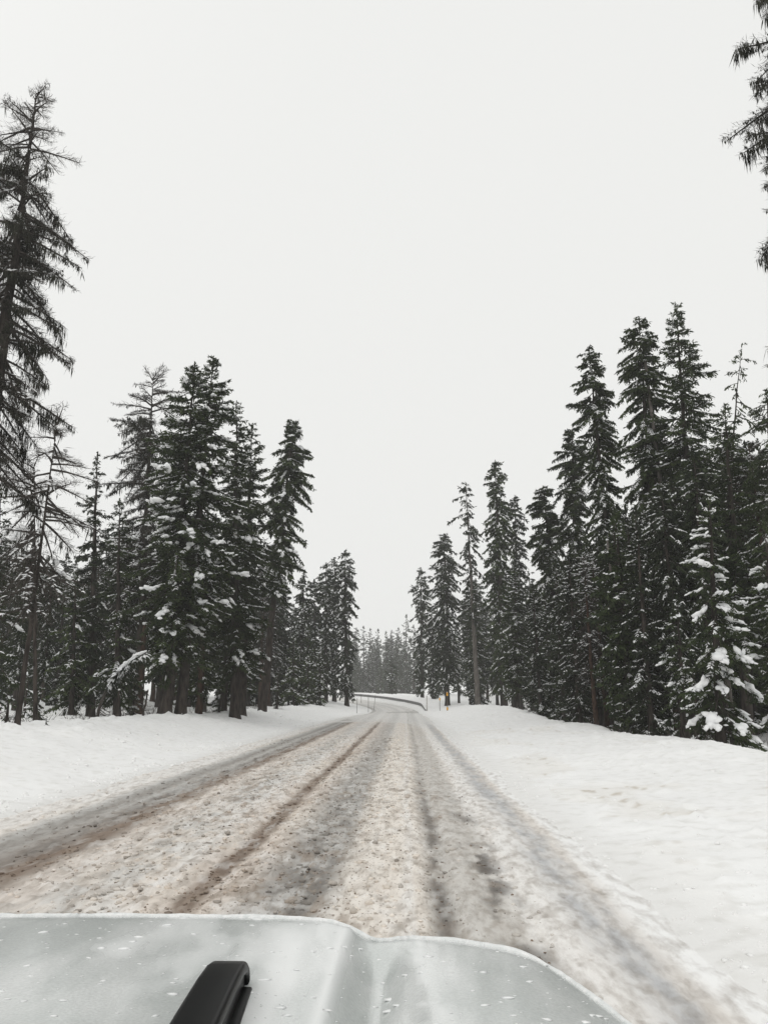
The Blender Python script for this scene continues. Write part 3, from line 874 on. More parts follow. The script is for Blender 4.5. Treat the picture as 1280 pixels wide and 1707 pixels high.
# --- the deeper forest: copies of a few grown shapes
protos = []
for i, (kind, H, R, b, kw) in enumerate([
    ('column', 18, 1.7, 3.2, dict(snow=0.32, dens=0.9)), ('fir', 16, 2.0, 2.6, dict(snow=0.34, dens=0.9)), ('spruce', 14, 2.1, 0.8, dict(snow=0.42, dens=0.9)),
    ('column', 20, 1.5, 4.5, dict(snow=0.25, dens=0.9, ragged=0.4)), ('larch', 18, 1.9, 5.0, dict(snow=0.3, lichen=1.3, dens=1.0)), ('fir', 11, 1.6, 0.5, dict(snow=0.45, dens=0.9))]):
    g = tree_geometry(kind, H, R, b, 0.085, 200 + i, (random.uniform(-0.02, 0.02), 0), **kw)
    protos.append((['spruce_tree', 'fir_tree', 'spruce_tree', 'hemlock_tree', 'larch_tree', 'fir_tree'][i], H, make_meshes(g, M_BARK_RED if i == 4 else M_BARK, M_NEEDLE if i in (1, 5) else M_NEEDLE_DARK, 'forest%d' % i)))

def top_row(x, Y, z):
    d = np.array([x, Y, z - CAM_Z])
    # into camera space
    xr = d[0] * _cyw + d[1] * _syw
    yr = -d[0] * _syw + d[1] * _cyw
    f = yr * _cp + d[2] * _sp
    u = -yr * _sp + d[2] * _cp
    return 640 + xr / f * FPX, 853.5 - u / f * FPX

# highest row (smallest y) a forest tree may reach at each column, so that the skyline is the photograph's
SKY_X = [-200, 0, 120, 180, 240, 430, 480, 500, 560, 597, 604, 640, 690, 720, 770, 850, 900, 960, 1020, 1100, 1200, 1290, 1500]
SKY_Y = [830, 870, 900, 880, 830, 860, 985, 990, 985, 1000, 1048, 1050, 1040, 1020, 975, 930, 930, 900, 840, 740, 690, 700, 640]
KIND_WORDS = ['narrow dark spruce', 'bushy green fir', 'broad snow flecked spruce', 'high crowned thin hemlock', 'bare lichen hung larch', 'short snowy fir']
FOREST = {'L': 'in the thick wood behind the left roadside trees', 'R': 'in the thick wood behind the right roadside trees',
          'F': 'in the pale wood that closes the view beyond the bend'}
LANDMARKS = [(30, 'slim leaning larch'), (158, 'slim dark spire'), (232, 'bare topped larch'), (298, 'double trunked firs'), (395, 'narrow fir beside the double trunk'), (450, 'bare trunked pine'),
             (535, 'tall hazy stand'), (640, 'end of the road'), (702, 'thin tipped spruce'), (745, 'yellow marker posts'), (800, 'bare trunked hemlock'), (845, 'spindly tipped spruce'), (925, 'blunt topped spruce column'),
             (1000, 'strongly leaning spruce'), (1085, 'left one of the two highest spruces'), (1155, 'highest right hand spruce'), (1205, 'young padded spruce'), (1290, 'spruce at the right picture edge')]
FOREST_TREES = []
ORD = ['front', 'second', 'third', 'fourth', 'fifth', 'sixth', 'seventh', 'eighth', 'ninth', 'tenth', 'eleventh', 'twelfth', 'thirteenth', 'fourteenth', 'fifteenth', 'sixteenth', 'seventeenth', 'eighteenth', 'nineteenth', 'twentieth'] + ['%dth' % k for k in range(21, 60)]
def plant(x, Y, which, hmin=7.0, want=None):
    for hx, hy in HERO_XY:
        if (hx - x) ** 2 + (hy - Y) ** 2 < 1.1:
            return False
    lat, s_ = road_coords(np.array([x]), np.array([Y]))
    if -8.8 < lat[0] < 9.6:
        return False
    z = gz(x, Y)
    i = random.choice(want or range(6))
    nm, H, ms = protos[i]
    sc = random.uniform(0.75, 1.2)
    lim = None
    tx, ty = top_row(x, Y, z + H * sc)
    allow = np.interp(tx, SKY_X, SKY_Y) + random.uniform(0, 60)
    if ty < allow:
        # shorten the tree until its top sits under the skyline
        lo, hi = 0.05, sc
        for _ in range(18):
            mid_ = (lo + hi) / 2
            if top_row(x, Y, z + H * mid_)[1] < allow: hi = mid_
            else: lo = mid_
        sc = lo
    if H * sc < hmin or sc < 0.4:
        return False
    HERO_XY.append((x, Y))
    root = build_tree(nm, (x, Y, z - 0.1), ms, None, random.uniform(0, 6.28), sc)
    root.rotation_euler = (random.gauss(0, 0.015), random.gauss(0, 0.015), root.rotation_euler[2])
    tag(root, KIND_WORDS[i] + ' ' + FOREST[which], 'tree', 'trees ' + FOREST[which])
    FOREST_TREES.append((root, i, which, tx, Y))
    return True

cnt = 0
def scatter(which, n, xr, yr, pxr, hmin=5.0, want=None):
    global cnt
    made = tries = 0
    while made < n and tries < n * 30:
        tries += 1
        px_ = random.uniform(*pxr)
        Y = math.exp(random.uniform(math.log(yr[0]), math.log(yr[1])))
        x = at_dist(px_, 1175, Y)[0]
        if plant(x, Y, which, hmin, want):
            made += 1
    cnt += made
scatter('L', 7, None, (46, 58), (-60, 390), 5.0, [0, 3, 4, 0])
scatter('L', 44, None, (58, 90), (-60, 395))
scatter('L', 34, None, (80, 130), (-40, 560))
scatter('L', 18, None, (82, 140), (400, 560), 5.0, [0, 1, 2, 5])
scatter('R', 62, None, (30, 62), (900, 1340))
scatter('R', 40, None, (62, 130), (715, 1300))
scatter('R', 26, None, (90, 170), (700, 930), 5.0, [0, 1, 2, 5])
scatter('F', 84, None, (225, 380), (585, 705), 8, [0, 1, 2, 3, 5])

cells = {}
for root, i, which, tx, Y in FOREST_TREES:
    lm = min(LANDMARKS, key=lambda q: abs(q[0] - tx))
    cells.setdefault((i, lm[1] if which != 'F' else '', which), []).append((Y, root))
for (i, lm, which), lst in cells.items():
    lst.sort(key=lambda q: q[0])
    for k, (Y, root) in enumerate(lst):
        if which == 'F':
            root['label'] = '%s %s going back in the pale wood beyond the bend' % (ORD[k], KIND_WORDS[i])
        elif len(lst) == 1:
            root['label'] = '%s in the wood behind the %s' % (KIND_WORDS[i], lm)
        else:
            root['label'] = '%s %s going back behind the %s' % (ORD[k], KIND_WORDS[i], lm)

# ------------------------------------------------------------------ small growth at the edge of the wood
sap = []
for i, (H, R, kw) in enumerate([(2.2, 0.65, dict(snow=0.75, clump=0.5)), (1.4, 0.55, dict(snow=0.85, clump=0.7)), (3.2, 0.85, dict(snow=0.6, clump=0.35))]):
    g = tree_geometry('spruce', H, R, 0.1, 0.045, 300 + i, (0, 0), dens=0.8, **kw)
    sap.append((H, make_meshes(g, M_BARK, M_NEEDLE, 'sapling%d' % i)))
def sapling(px_, Y, k, label, sc=1.0, group=None):
    x = at_dist(px_, 1180, Y)[0]
    z = gz(x, Y)
    t = build_tree('sapling', (x, Y, z - 0.08), sap[k][1], None, random.uniform(0, 6.28), sc)
    tag(t, label, 'sapling', group)
sapling(66, 31, 1, 'small sapling loaded with snow behind the slim leaning larch trunk', 1.0)
sapling(42, 34, 0, 'snow dusted sapling just right of the slim larch trunk, before the wood', 0.9)
sapling(14, 29, 0, 'green sapling showing few snow pads at the left picture edge', 0.85)
sapling(80, 23.5, 1, 'tiny dark seedling poking out of the snow right of the larch trunk', 0.26)
sapling(222, 40, 0, 'sapling with white crown beside the bent sapling, in front of reddish trunks', 1.0)
sapling(366, 47, 0, 'sapling standing between trunks right of the double fir trunk', 1.0)
sapling(462, 64, 2, 'snowy sapling to the right of the bare pine trunk foot', 0.95)
sapling(1036, 35, 2, 'snow covered sapling at the foot of the leaning spruce', 1.0)
sapling(1090, 31, 0, 'small snowy sapling between two dark trunks on the right bank', 1.0)
sapling(1235, 23.5, 1, 'low sapling beside the young padded spruce', 0.9)
sapling(985, 44, 0, 'sapling half buried behind the right bank crest, under the dark column', 1.0)
sapling(905, 56, 2, 'sapling under the blunt topped spruce column', 0.9)
sapling(1160, 26, 2, 'tall thin snowy sapling left of the young padded spruce foot', 0.8)

def wood_piece(name, pts, radii, parent=None, mat=None, sides=7):
    g = Geo(); tube(g, pts, radii, sides)
    return link(name, g.mesh(name, True), parent, [mat or M_LIMB])

# bent sapling weighed down by snow
def bent_sapling():
    Y = 33.0
    b = at_dist(160, 1200, Y); z0 = gz(b[0], Y)
    root = empty('bent_sapling', (b[0], Y, z0))
    tag(root, 'thin dead sapling bent to the right under a load of snow', 'sapling')
    P3 = [at_dist(px_, py_, Y) - np.array([b[0], Y, z0]) for px_, py_ in [(160, 1204), (168, 1180), (180, 1155), (196, 1130), (216, 1112), (236, 1098), (254, 1090)]]
    P3[0][2] = -0.3
    P3 = np.array(P3); P3[:, 1] += np.linspace(0, -0.8, len(P3))
    wood_piece('trunk', P3, np.linspace(0.075, 0.02, len(P3)), root)
    r = np.random.default_rng(5)
    for k in range(5):
        t0 = P3[0] + (P3[1] - P3[0]) * (0.75 + 0.1 * k)
        q = np.array([t0, t0 + (0.35, r.uniform(-.3, .3), -0.16 - 0.03 * k), t0 + (0.75, r.uniform(-.5, .5), -0.24), t0 + (0.95, r.uniform(-.5, .5), -0.22)])
        wood_piece('branch', q, [0.018, 0.014, 0.01, 0.006], root, sides=5)
    g, sn = Geo(), Geo()
    n = 260
    u = r.uniform(0.42, 1, n)
    pp = np.stack([np.interp(u, np.linspace(0, 1, len(P3)), P3[:, k]) for k in range(3)], 1)
    d = np.stack([r.normal(0.25, 0.5, n), r.normal(0, 0.55, n), -r.uniform(0.4, 1.2, n)], 1); d /= np.linalg.norm(d, axis=1, keepdims=True)
    kites(g, pp, d, r.uniform(0.25, 0.75, n), np.full(n, 0.05), r)
    for _ in range(3):
        uu = r.uniform(0.1, 0.9, n)
        kites(g, pp + d * (0.5 * uu)[:, None], d + r.normal(0, 0.4, (n, 3)), r.uniform(0.08, 0.2, n), np.full(n, 0.045), r)
    w = r.uniform(0.06, 0.14, (n // 2,))
    tents(sn, pp[::2] + d[::2] * 0.12 + np.array([0, 0, .03]), d[::2], w * 2.6, w, w * .5)
    m = 26
    u = r.uniform(0.42, 1, m)
    cc = np.stack([np.interp(u, np.linspace(0, 1, len(P3)), P3[:, k]) for k in range(3)], 1)
    a_ = r.uniform(0.09, 0.2, m)
    cc[:, 2] += 0.08
    blobs(sn, cc, np.tile([1.0, 0, 0.35], (m, 1)), np.stack([a_, a_ * .6, a_ * .45], 1), r)
    o = link('crown', g.mesh('bent_crown'), root, [M_NEEDLE_DARK]); o['kind'] = 'stuff'
    o = link('branch_snow', sn.mesh('bent_snow'), root, [M_SNOW_TREE]); o['kind'] = 'stuff'
bent_sapling()

def bare_trunk(px_, Y, py_top, r0, label, twigs=3, seed=0, mat=None, lean=0.0):
    r = np.random.default_rng(seed)
    x = at_dist(px_, 1190, Y)[0]; z = gz(x, Y)
    h = at_dist(px_, py_top, Y)[2] - z
    root = empty('bare_trunk', (x, Y, z))
    tag(root, label, 'dead tree')
    zz = np.linspace(-0.3, h, 8)
    P3 = np.stack([lean * zz + r.normal(0, 0.012, 8), r.normal(0, 0.012, 8), zz], 1)
    wood_piece('trunk', P3, np.linspace(r0 * 1.1, r0 * 0.55, 8), root, mat or M_BARK, 9)
    for k in range(twigs):
        t = r.uniform(0.15, 0.95); a = r.uniform(0, 6.28); l = r.uniform(0.3, 0.8)
        b = np.array([lean * h * t, 0, h * t])
        d = np.array([math.cos(a), math.sin(a), r.uniform(-0.5, 0.1)])
        wood_piece('branch', [b, b + d * l * .5, b + d * l + (0, 0, .05)], [0.016, 0.011, 0.005], root, sides=5)
    g = Geo()
    blobs(g, np.array([[lean * h, 0, h + 0.01]]), np.array([[1.0, 0, 0]]), np.array([[r0 * 0.8, r0 * 0.8, r0 * 0.5]]), r)
    link('snow_cap', g.mesh('snow_cap', True), root, [M_SNOW_TREE])
bare_trunk(196, 32.5, 1150, 0.07, 'short bare trunk with snow cap standing just right of the bent sapling', 2, 1)
bare_trunk(239, 33, 1150, 0.05, 'thin twiggy dead sapling between the bent sapling and the double fir trunk', 7, 2, lean=0.12)
bare_trunk(232, 43, 1040, 0.2, 'reddish bare trunk in shade left of the double fir trunk', 5, 3, M_BARK_RED)
bare_trunk(332, 45, 1020, 0.19, 'reddish bare trunk in shade right of the double fir trunk', 5, 4, M_BARK_RED)
bare_trunk(373, 49, 1000, 0.2, 'dark straight bare trunk halfway between double fir trunk and pine', 5, 5)
bare_trunk(1148, 36.6, 600, 0.13, 'long pale bare trunk showing under the highest spruce on the right', 14, 6, M_BARK_PALE, lean=-0.035)
bare_trunk(1218, 23.2, 1090, 0.11, 'olive grey bare trunk in front of the right stand below the padded spruce', 6, 7, M_BARK_PALE)
bare_trunk(1048, 39, 900, 0.10, 'thin pale bare trunk between the two leaning spruces on the right', 10, 8, M_BARK_PALE, lean=-0.05)
bare_trunk(945, 56, 960, 0.13, 'thin dark bare trunk between the two spruce columns', 8, 9)

# ------------------------------------------------------------------ guard rail on the outside of the bend
M_STEEL = noise_mat('weathered_steel', (0.10, 0.10, 0.10), (0.20, 0.20, 0.195), 5, 0.6, 0.4)
M_WOODPOST = noise_mat('post_timber', (0.06, 0.05, 0.04), (0.12, 0.10, 0.085), 6, 0.9, 0.1)
M_SNOW_CAP = noise_mat('snow_cap', (0.82, 0.82, 0.82), (0.88, 0.88, 0.88), 4, 0.7, 0.2, bump=0.4, bscale=20)
def guard_rail():
    x0, y0 = from_road(4.2, 96.0)
    root = empty('guard_rail', (float(x0), float(y0), float(rise(y0))))
    tag(root, 'long dark steel guard rail with snow on top round the outside of the bend', 'guard rail')
    org = np.array([float(x0), float(y0), float(rise(y0))])
    prof = np.array([(0.0, -0.16), (-0.035, -0.13), (-0.06, -0.08), (-0.02, -0.02), (-0.02, 0.02), (-0.06, 0.08), (-0.035, 0.13), (0.0, 0.16)])
    ss = np.linspace(93.0, 178.0, 90)
    dip = -0.55 * (1 - sstep(93, 101, ss))
    V = []
    for s_, dz in zip(ss, dip):
        for dl, dzz in prof:
            x, y = from_road(4.2 + dl, s_)
            V.append((float(x), float(y), float(rise(y)) + 0.62 + dz + dzz))
    V = np.array(V) - org
    g = Geo(); g.add(V, grid_faces(len(ss), len(prof)))
    o = link('rail', g.mesh('rail', True), root, [M_STEEL])
    md = o.modifiers.new('thick', 'SOLIDIFY'); md.thickness = 0.02; md.offset = 1
    g = Geo(); r = np.random.default_rng(4)
    hh = 0.07 + 0.05 * r.uniform(0, 1, len(ss))
    pr = [(-0.07, 0), (-0.05, 0.7), (0.02, 1.0), (0.10, 0.7), (0.12, 0)]
    V = []
    for s_, dz, h_ in zip(ss, dip, hh):
        for dl, k in pr:
            x, y = from_road(4.2 + dl, s_)
            V.append((float(x), float(y), float(rise(y)) + 0.782 + dz + k * h_))
    V = np.array(V) - org
    g.add(V, grid_faces(len(ss), len(pr)))
    link('rail_snow', g.mesh('rail_snow', True), root, [M_SNOW_CAP])
    pm = None
    for s_ in np.arange(100, 178, 3.8):
        x, y = from_road(4.36, s_)
        if pm is None:
            g = Geo(); box(g, -0.07, 0.07, -0.09, 0.09, -1.0, 0.76)
            pm = g.mesh('post'); pm.materials.append(M_WOODPOST)
        o = bpy.data.objects.new('post', pm); COL.objects.link(o); o.parent = root
        o.location = Vector((float(x), float(y), float(rise(y)))) - Vector(org)
        o.rotation_euler = (0, 0, max(0, (s_ - Y0) / RAD))
guard_rail()

# ------------------------------------------------------------------ roadside markers
M_YELLOW = noise_mat('yellow_reflector', (0.75, 0.36, 0.02), (0.85, 0.45, 0.03), 8, 0.4, 0.5)
M_PALE = noise_mat('pale_marker', (0.35, 0.33, 0.30), (0.5, 0.48, 0.45), 8, 0.6, 0.3)
def marker(px_, Y, py_top, label, plates, mat, r0=0.03, lean=0.0):
    x = at_dist(px_, 1180, Y)[0]; z = gz(x, Y)
    h = at_dist(px_, py_top, Y)[2] - z
    root = empty('marker_post', (x, Y, z))
    root.rotation_euler = (0, lean, 0)
    tag(root, label, 'marker post', 'marker posts at the bend')
    g = Geo(); tube(g, [(0, 0, -0.6), (0, 0, h * .5), (0, 0, h)], [r0, r0, r0 * .95], 8)
    link('post', g.mesh('marker_pole', True), root, [mat])
    for t, hh in plates:
        g = Geo()
        zc = h * t
        v = []
        a = np.linspace(0, 2 * np.pi, 17)[:-1]
        w = 0.085
        ex = 4
        px2 = np.sign(np.cos(a)) * np.abs(np.cos(a)) ** (2 / ex) * w
        pz2 = np.sign(np.sin(a)) * np.abs(np.sin(a)) ** (2 / ex) * hh / 2 + zc
        for yy in (-r0 - 0.016, -r0 - 0.004):
            v += [(p_, yy, q_) for p_, q_ in zip(px2, pz2)]
        g.add(v, [(k, (k + 1) % 16, 16 + (k + 1) % 16, 16 + k) for k in range(16)])
        g.f.append((np.arange(16)[None], 0)); g.f.append((np.arange(16)[None, ::-1] + 16, 0))
        link('reflector', g.mesh('reflector'), root, [M_YELLOW])
    g = Geo(); blobs(g, np.array([[0, 0, h + .01]]), np.array([[1.0, 0, 0]]), np.array([[0.06, 0.05, 0.035]]), np.random.default_rng(3))
    link('snow_cap', g.mesh('marker_cap', True), root, [M_SNOW_CAP])
marker(745.5, 78, 1154, 'brown marker post with two yellow reflectors, the taller beside the right stand', [(0.90, 0.34), (0.12, 0.3)], M_WOODPOST, 0.035)
marker(733, 84, 1162, 'shorter marker post with one small yellow reflector at its top', [(0.86, 0.26)], M_WOODPOST, 0.03)
marker(711.5, 92, 1160, 'pale bare marker stake between guard rail end and yellow reflectors', [], M_PALE, 0.05)
marker(595, 82, 1164, 'thin dark snow stake on the left bank, nearest to the hazy stand', [], M_WOODPOST, 0.022)
marker(614, 90, 1158, 'thin dark snow stake on the left bank, in the middle of the bend', [], M_WOODPOST, 0.022)
marker(623, 98, 1158, 'thin leaning snow stake on the left bank, closest to the road', [], M_WOODPOST, 0.02, lean=0.1)
marker(602, 120, 1157, 'short snow stake on the left bank at the inside of the bend', [], M_WOODPOST, 0.03)

# ------------------------------------------------------------------ bare twigs of buried undergrowth
def undergrowth():
    r = np.random.default_rng(44)
    g = Geo()
    for k in range(210):
        left = r.uniform() < 0.5
        Y = 22 + 60 * r.uniform() ** 1.3
        lat = -(9.9 + r.exponential(3.0)) if left else 9.9 + r.exponential(2.5)
        x = C0 + lat
        p = np.array([x, Y, gz(x, Y) - 0.05])
        m = r.integers(6, 16)
        d = np.stack([r.normal(0, .6, m), r.normal(0, .6, m), r.uniform(.4, 1.2, m)], 1); d /= np.linalg.norm(d, axis=1, keepdims=True)
        ln = r.uniform(0.2, 0.75, m)
        pp = np.repeat(p[None], m, 0) + np.stack([r.normal(0, .12, m), r.normal(0, .12, m), np.zeros(m)], 1)
        kites(g, pp, d, ln, np.full(m, 0.022), r)
        e = pp + d * (ln * 0.55)[:, None]
        d2 = d + r.normal(0, .5, (m, 3)); d2 /= np.linalg.norm(d2, axis=1, keepdims=True)
        kites(g, e, d2, ln * 0.6, np.full(m, 0.015), r)
    tag(link('undergrowth', g.mesh('undergrowth'), None, [M_LIMB]), 'bare twigs poking out of the snow at the edge of the wood', None, None, 'stuff')
undergrowth()

# ------------------------------------------------------------------ crumbs thrown up by the plough
def plough_crumbs():
    r = np.random.default_rng(33)
    V, F, v0, f0 = ico()
    n = 5200
    y = 4.5 * np.exp(r.uniform(0, 1, n) * math.log(60 / 4.5))
    left = r.uniform(0, 1, n) < 0.62
    u = np.where(r.uniform(0, 1, n) < 0.35, r.exponential(0.5, n), r.uniform(0, 6.0, n))
    x = C0 + np.where(left, left_edge(y) - 0.15 - u, right_edge(y) + 0.15 + u)
    k = vnoise(x * 0.9, y * 0.5, 51) > r.uniform(0.25, 0.8, n)
    x, y = x[k], y[k]; m = len(x)
    sz = 0.009 * (4.5 ** (r.uniform(0, 1, m) ** 2.0)) * np.where(x > 0, 0.75, 1.15) * np.clip(0.7 + y / 30, 0.8, 1.6)
    z = ground_z(x, y) - sz * 0.05
    sc = np.stack([sz * r.uniform(.8, 1.5, m), sz * r.uniform(.8, 1.5, m), sz * r.uniform(.5, .9, m)], 1)
    w = np.stack([x, y, z], 1)[:, None] + v0[None] * (1 + r.normal(0, .2, (m, 12, 1))) * sc[:, None]
    g = Geo(); g.add(w.reshape(-1, 3), (f0[None] + (np.arange(m) * 12)[:, None, None]).reshape(-1, 3))
    tag(link('snow_crumbs', g.mesh('snow_crumbs'), None, [noise_mat('snow_crumb', (0.80, 0.795, 0.78), (0.88, 0.88, 0.875), 3, 0.7, 0.2)]),
        'crumbs of ploughed snow lying on the roadside banks', None, None, 'stuff')
plough_crumbs()

# ------------------------------------------------------------------ clods of slush and grit on the road
def clods():
    r = np.random.default_rng(21)
    V, F, v0, f0 = ico()
    for name, n, col, lo, hi, lab in (('slush_clods', 21000, None, 0.008, 0.034, 'loose clods of dirty snow strewn over the road'),
                                      ('road_grit', 11000, None, 0.004, 0.014, 'dark grit and sand crumbs strewn over the slush')):
        y = 4.5 * np.exp(r.uniform(0, 1, n) * math.log(34 / 4.5))
        x = r.uniform(-5.6, 2.6, n)
        den = vnoise(x * 1.2, y * 0.5, 5) * (0.1 + 0.9 * np.exp(-((x + 1.6) / 1.8) ** 2)) * (1 - sstep(0.9, 1.4, x))
        if name == 'slush_clods':
            den = (0.25 + 0.75 * vnoise(x * 1.6, y * 0.6, 15)) * (0.22 + 0.78 * np.exp(-((x + 1.9) / 1.7) ** 2)) * (1 - 0.8 * sstep(0.9, 1.5, x)) * (1 - 0.7 * np.exp(-((x - 0.55) / 0.3) ** 2))
        else:
            den = den * 0.55 + (0.9 * np.exp(-((x - 0.29) / 0.09) ** 2) + 0.9 * np.exp(-((x - 0.82) / 0.13) ** 2) * (vnoise(y * 1.3, y * 0, 83) > 0.3) + 0.7 * np.exp(-((x + 0.9) / 0.26) ** 2)) * (1 - sstep(9, 20, y))
        k = den > r.uniform(0.05, 0.8, n)
        x, y = x[k], y[k]; m = len(x)
        sz = lo * (hi / lo) ** (r.uniform(0, 1, m) ** 1.8) * (0.75 + 0.25 * np.clip(y / 12, 0, 2))
        ix = np.clip(np.searchsorted(lr, x - C0), 0, len(lr) - 1); iy = np.clip(np.searchsorted(sr, y), 0, len(sr) - 1)
        z = RZ[iy, ix] + sz * 0.1
        sc = np.stack([sz * r.uniform(.8, 1.6, m), sz * r.uniform(.8, 1.4, m), sz * r.uniform(.5, .9, m)], 1)
        d = 1 + r.normal(0, .22, (m, 12, 1))
        w = np.stack([x, y, z], 1)[:, None] + v0[None] * d * sc[:, None]
        g = Geo(); g.add(w.reshape(-1, 3), (f0[None] + (np.arange(m) * 12)[:, None, None]).reshape(-1, 3))
        if name == 'slush_clods':
            mt, mn, ml, mb_ = principled('slush_clod', (0.5, 0.45, 0.4), 0.75, 0.25)
            an = mn.new('ShaderNodeAttribute'); an.attribute_name = 'clod_color'
            ml.new(an.outputs['Color'], mb_.inputs['Base Color'])
        elif False:
            mt = noise_mat('slush_clod', (0.33, 0.27, 0.22), (0.66, 0.62, 0.57), 5, 0.8, 0.2)
        else:
            mt = noise_mat('road_grit', (0.10, 0.08, 0.065), (0.26, 0.20, 0.155), 5, 0.9, 0.1)
        me_ = g.mesh(name, True)
        if name == 'slush_clods':
            ix = np.clip(np.searchsorted(lr, x - C0), 0, len(lr) - 1); iy = np.clip(np.searchsorted(sr, y), 0, len(sr) - 1)
            cc = RC[iy, ix] * (0.50 + 0.58 * r.uniform(0, 1, m) ** 0.7)[:, None] * np.array([1.0, 0.975, 0.945])
            ca = me_.color_attributes.new('clod_color', 'FLOAT_COLOR', 'POINT')
            ca.data.foreach_set('color', np.concatenate([np.repeat(cc, 12, 0), np.ones((m * 12, 1))], 1).astype(np.float32).ravel())
        tag(link(name, me_, None, [mt]), lab, None, None, 'stuff')
clods()

# ------------------------------------------------------------------ the car we ride in: its hood
def car():
    root = empty('car', (-0.35, 1.0, 0.0))
    tag(root, 'pale frosty car hood at the bottom edge with a black rubber bumper on it', 'car')
    O = np.array([-0.35, 1.0, 0.0])
    # front edge read off the photograph: column, row, height of the sheet there
    E = [(0, 1524, 1.160), (120, 1523, 1.161), (240, 1523.5, 1.162), (360, 1525, 1.162), (480, 1527.5, 1.160), (545, 1531, 1.157), (575, 1538, 1.150), (597, 1550, 1.138), (614, 1563, 1.126), (630, 1567, 1.122),
         (650, 1562, 1.124), (690, 1560, 1.127), (740, 1563, 1.126), (800, 1571, 1.122), (850, 1580, 1.117), (890, 1594, 1.110), (930, 1618, 1.101), (970, 1647, 1.092), (1010, 1677, 1.082), (1050, 1707, 1.072)]
    pts = []
    for px_, py_, z in E:
        d = ray(px_, py_)
        k = (z - CAM_Z) / d[2]
        pts.append((d[0] * k, d[1] * k, z))
    pts = np.array(pts)
    pts = np.concatenate([[(-1.42, 1.45, 1.10), (-1.36, 1.75, 1.12), (-1.27, 1.93, 1.14), (-1.17, pts[0, 1] - 0.015, 1.155)], pts, [(pts[-1, 0] + 0.045, pts[-1, 1] - 0.16, 1.062), (pts[-1, 0] + 0.07, pts[-1, 1] - 0.38, 1.06), (pts[-1, 0] + 0.085, 0.62, 1.06)]])
    seg = np.concatenate([[0], np.cumsum(np.linalg.norm(np.diff(pts, axis=0), axis=1))])
    u = np.linspace(0, seg[-1], 220)
    edge = np.stack([np.interp(u, seg, pts[:, k]) for k in range(3)], 1)
    for _ in range(3):
        edge[1:-1] = edge[1:-1] * 0.5 + (edge[:-2] + edge[2:]) * 0.25
    # each point of the edge runs back to the rear of the hood
    rear = edge.copy()
    t_ = (edge[:, 0] - edge[:, 0].min()) / (edge[:, 0].max() - edge[:, 0].min())
    rear[:, 0] = np.where(edge[:, 0] < 0.2, edge[:, 0] * 0.97, 0.194 + (edge[:, 0] - 0.2) * 0.85)
    rear[:, 1] = 0.60
    rear[:, 2] = edge[:, 2] + 0.02
    valley = np.exp(-((edge[:, 0] + 0.055) / 0.05) ** 2)
    rows = []
    nv = 60
    n_out = np.gradient(edge, axis=0)
    n_out = np.stack([-n_out[:, 1], n_out[:, 0], n_out[:, 0] * 0], 1)
    n_out /= np.linalg.norm(n_out, axis=1, keepdims=True)
    for k in range(nv):
        v = k / (nv - 1)
        p = rear + (edge - rear) * v
        dist = (1 - v) * np.linalg.norm(edge - rear, axis=1)
        p[:, 2] += -0.010 * np.exp(-dist / 0.012) + 0.012 * np.sin(np.clip(v, 0, 1) * np.pi) * (1 - valley)
        # smaller crease beside the dome, and the soft swage on the right
        p[:, 2] += 0.009 * np.exp(-((p[:, 0] + 0.128) / 0.011) ** 2) * sstep(0.0, 0.05, dist) - 0.010 * np.exp(-((p[:, 0] - 0.01) / 0.02) ** 2) * sstep(0.95, 0.6, v) * sstep(0.1, 0.3, v)
        p[:, 2] -= 0.026 * valley * sstep(0.0, 0.20, dist)
        rows.append(p)
    for dz, dn in ((0.02, 0.006), (0.045, 0.008), (0.10, 0.004), (0.30, -0.02)):
        p = edge + n_out * dn
        p[:, 2] -= 0.010 + dz
        rows.append(p)
    G = np.array(rows) - O
    g = Geo(); g.add(G.reshape(-1, 3), grid_faces(G.shape[0], G.shape[1])[:, ::-1])
    m, n, l, b = principled('frosty_paint', (0.5, 0.53, 0.52), 0.33, 0.5)
    tc = n.new('ShaderNodeTexCoord')
    mp = n.new('ShaderNodeMapping'); mp.inputs['Scale'].default_value = (1, 0.35, 1)
    l.new(tc.outputs['Object'], mp.inputs['Vector'])
    t1 = n.new('ShaderNodeTexNoise'); t1.inputs['Scale'].default_value = 7; t1.inputs['Detail'].default_value = 6
    l.new(mp.outputs['Vector'], t1.inputs['Vector'])
    r1 = n.new('ShaderNodeValToRGB')
    r1.color_ramp.elements[0].position = 0.44; r1.color_ramp.elements[0].color = (0.56, 0.585, 0.572, 1)
    r1.color_ramp.elements[1].position = 0.62; r1.color_ramp.elements[1].color = (0.74, 0.755, 0.745, 1)
    l.new(t1.outputs['Fac'], r1.inputs['Fac'])
    t2 = n.new('ShaderNodeTexNoise'); t2.inputs['Scale'].default_value = 180; t2.inputs['Detail'].default_value = 3
    l.new(tc.outputs['Object'], t2.inputs['Vector'])
    mx = n.new('ShaderNodeMix'); mx.data_type = 'RGBA'; mx.blend_type = 'MULTIPLY'; mx.inputs[0].default_value = 0.35
    l.new(r1.outputs['Color'], mx.inputs[6]); l.new(t2.outputs['Fac'], mx.inputs[7])
    mg = n.new('ShaderNodeMix'); mg.data_type = 'RGBA'; mg.blend_type = 'MULTIPLY'; mg.inputs[0].default_value = 1; mg.inputs[7].default_value = (1.2, 1.2, 1.2, 1)
    l.new(mx.outputs[2], mg.inputs[6])
    fa = n.new('ShaderNodeAttribute'); fa.attribute_name = 'frost_crease_light'
    fm = n.new('ShaderNodeMix'); fm.data_type = 'RGBA'; fm.inputs[7].default_value = (0.80, 0.81, 0.805, 1)
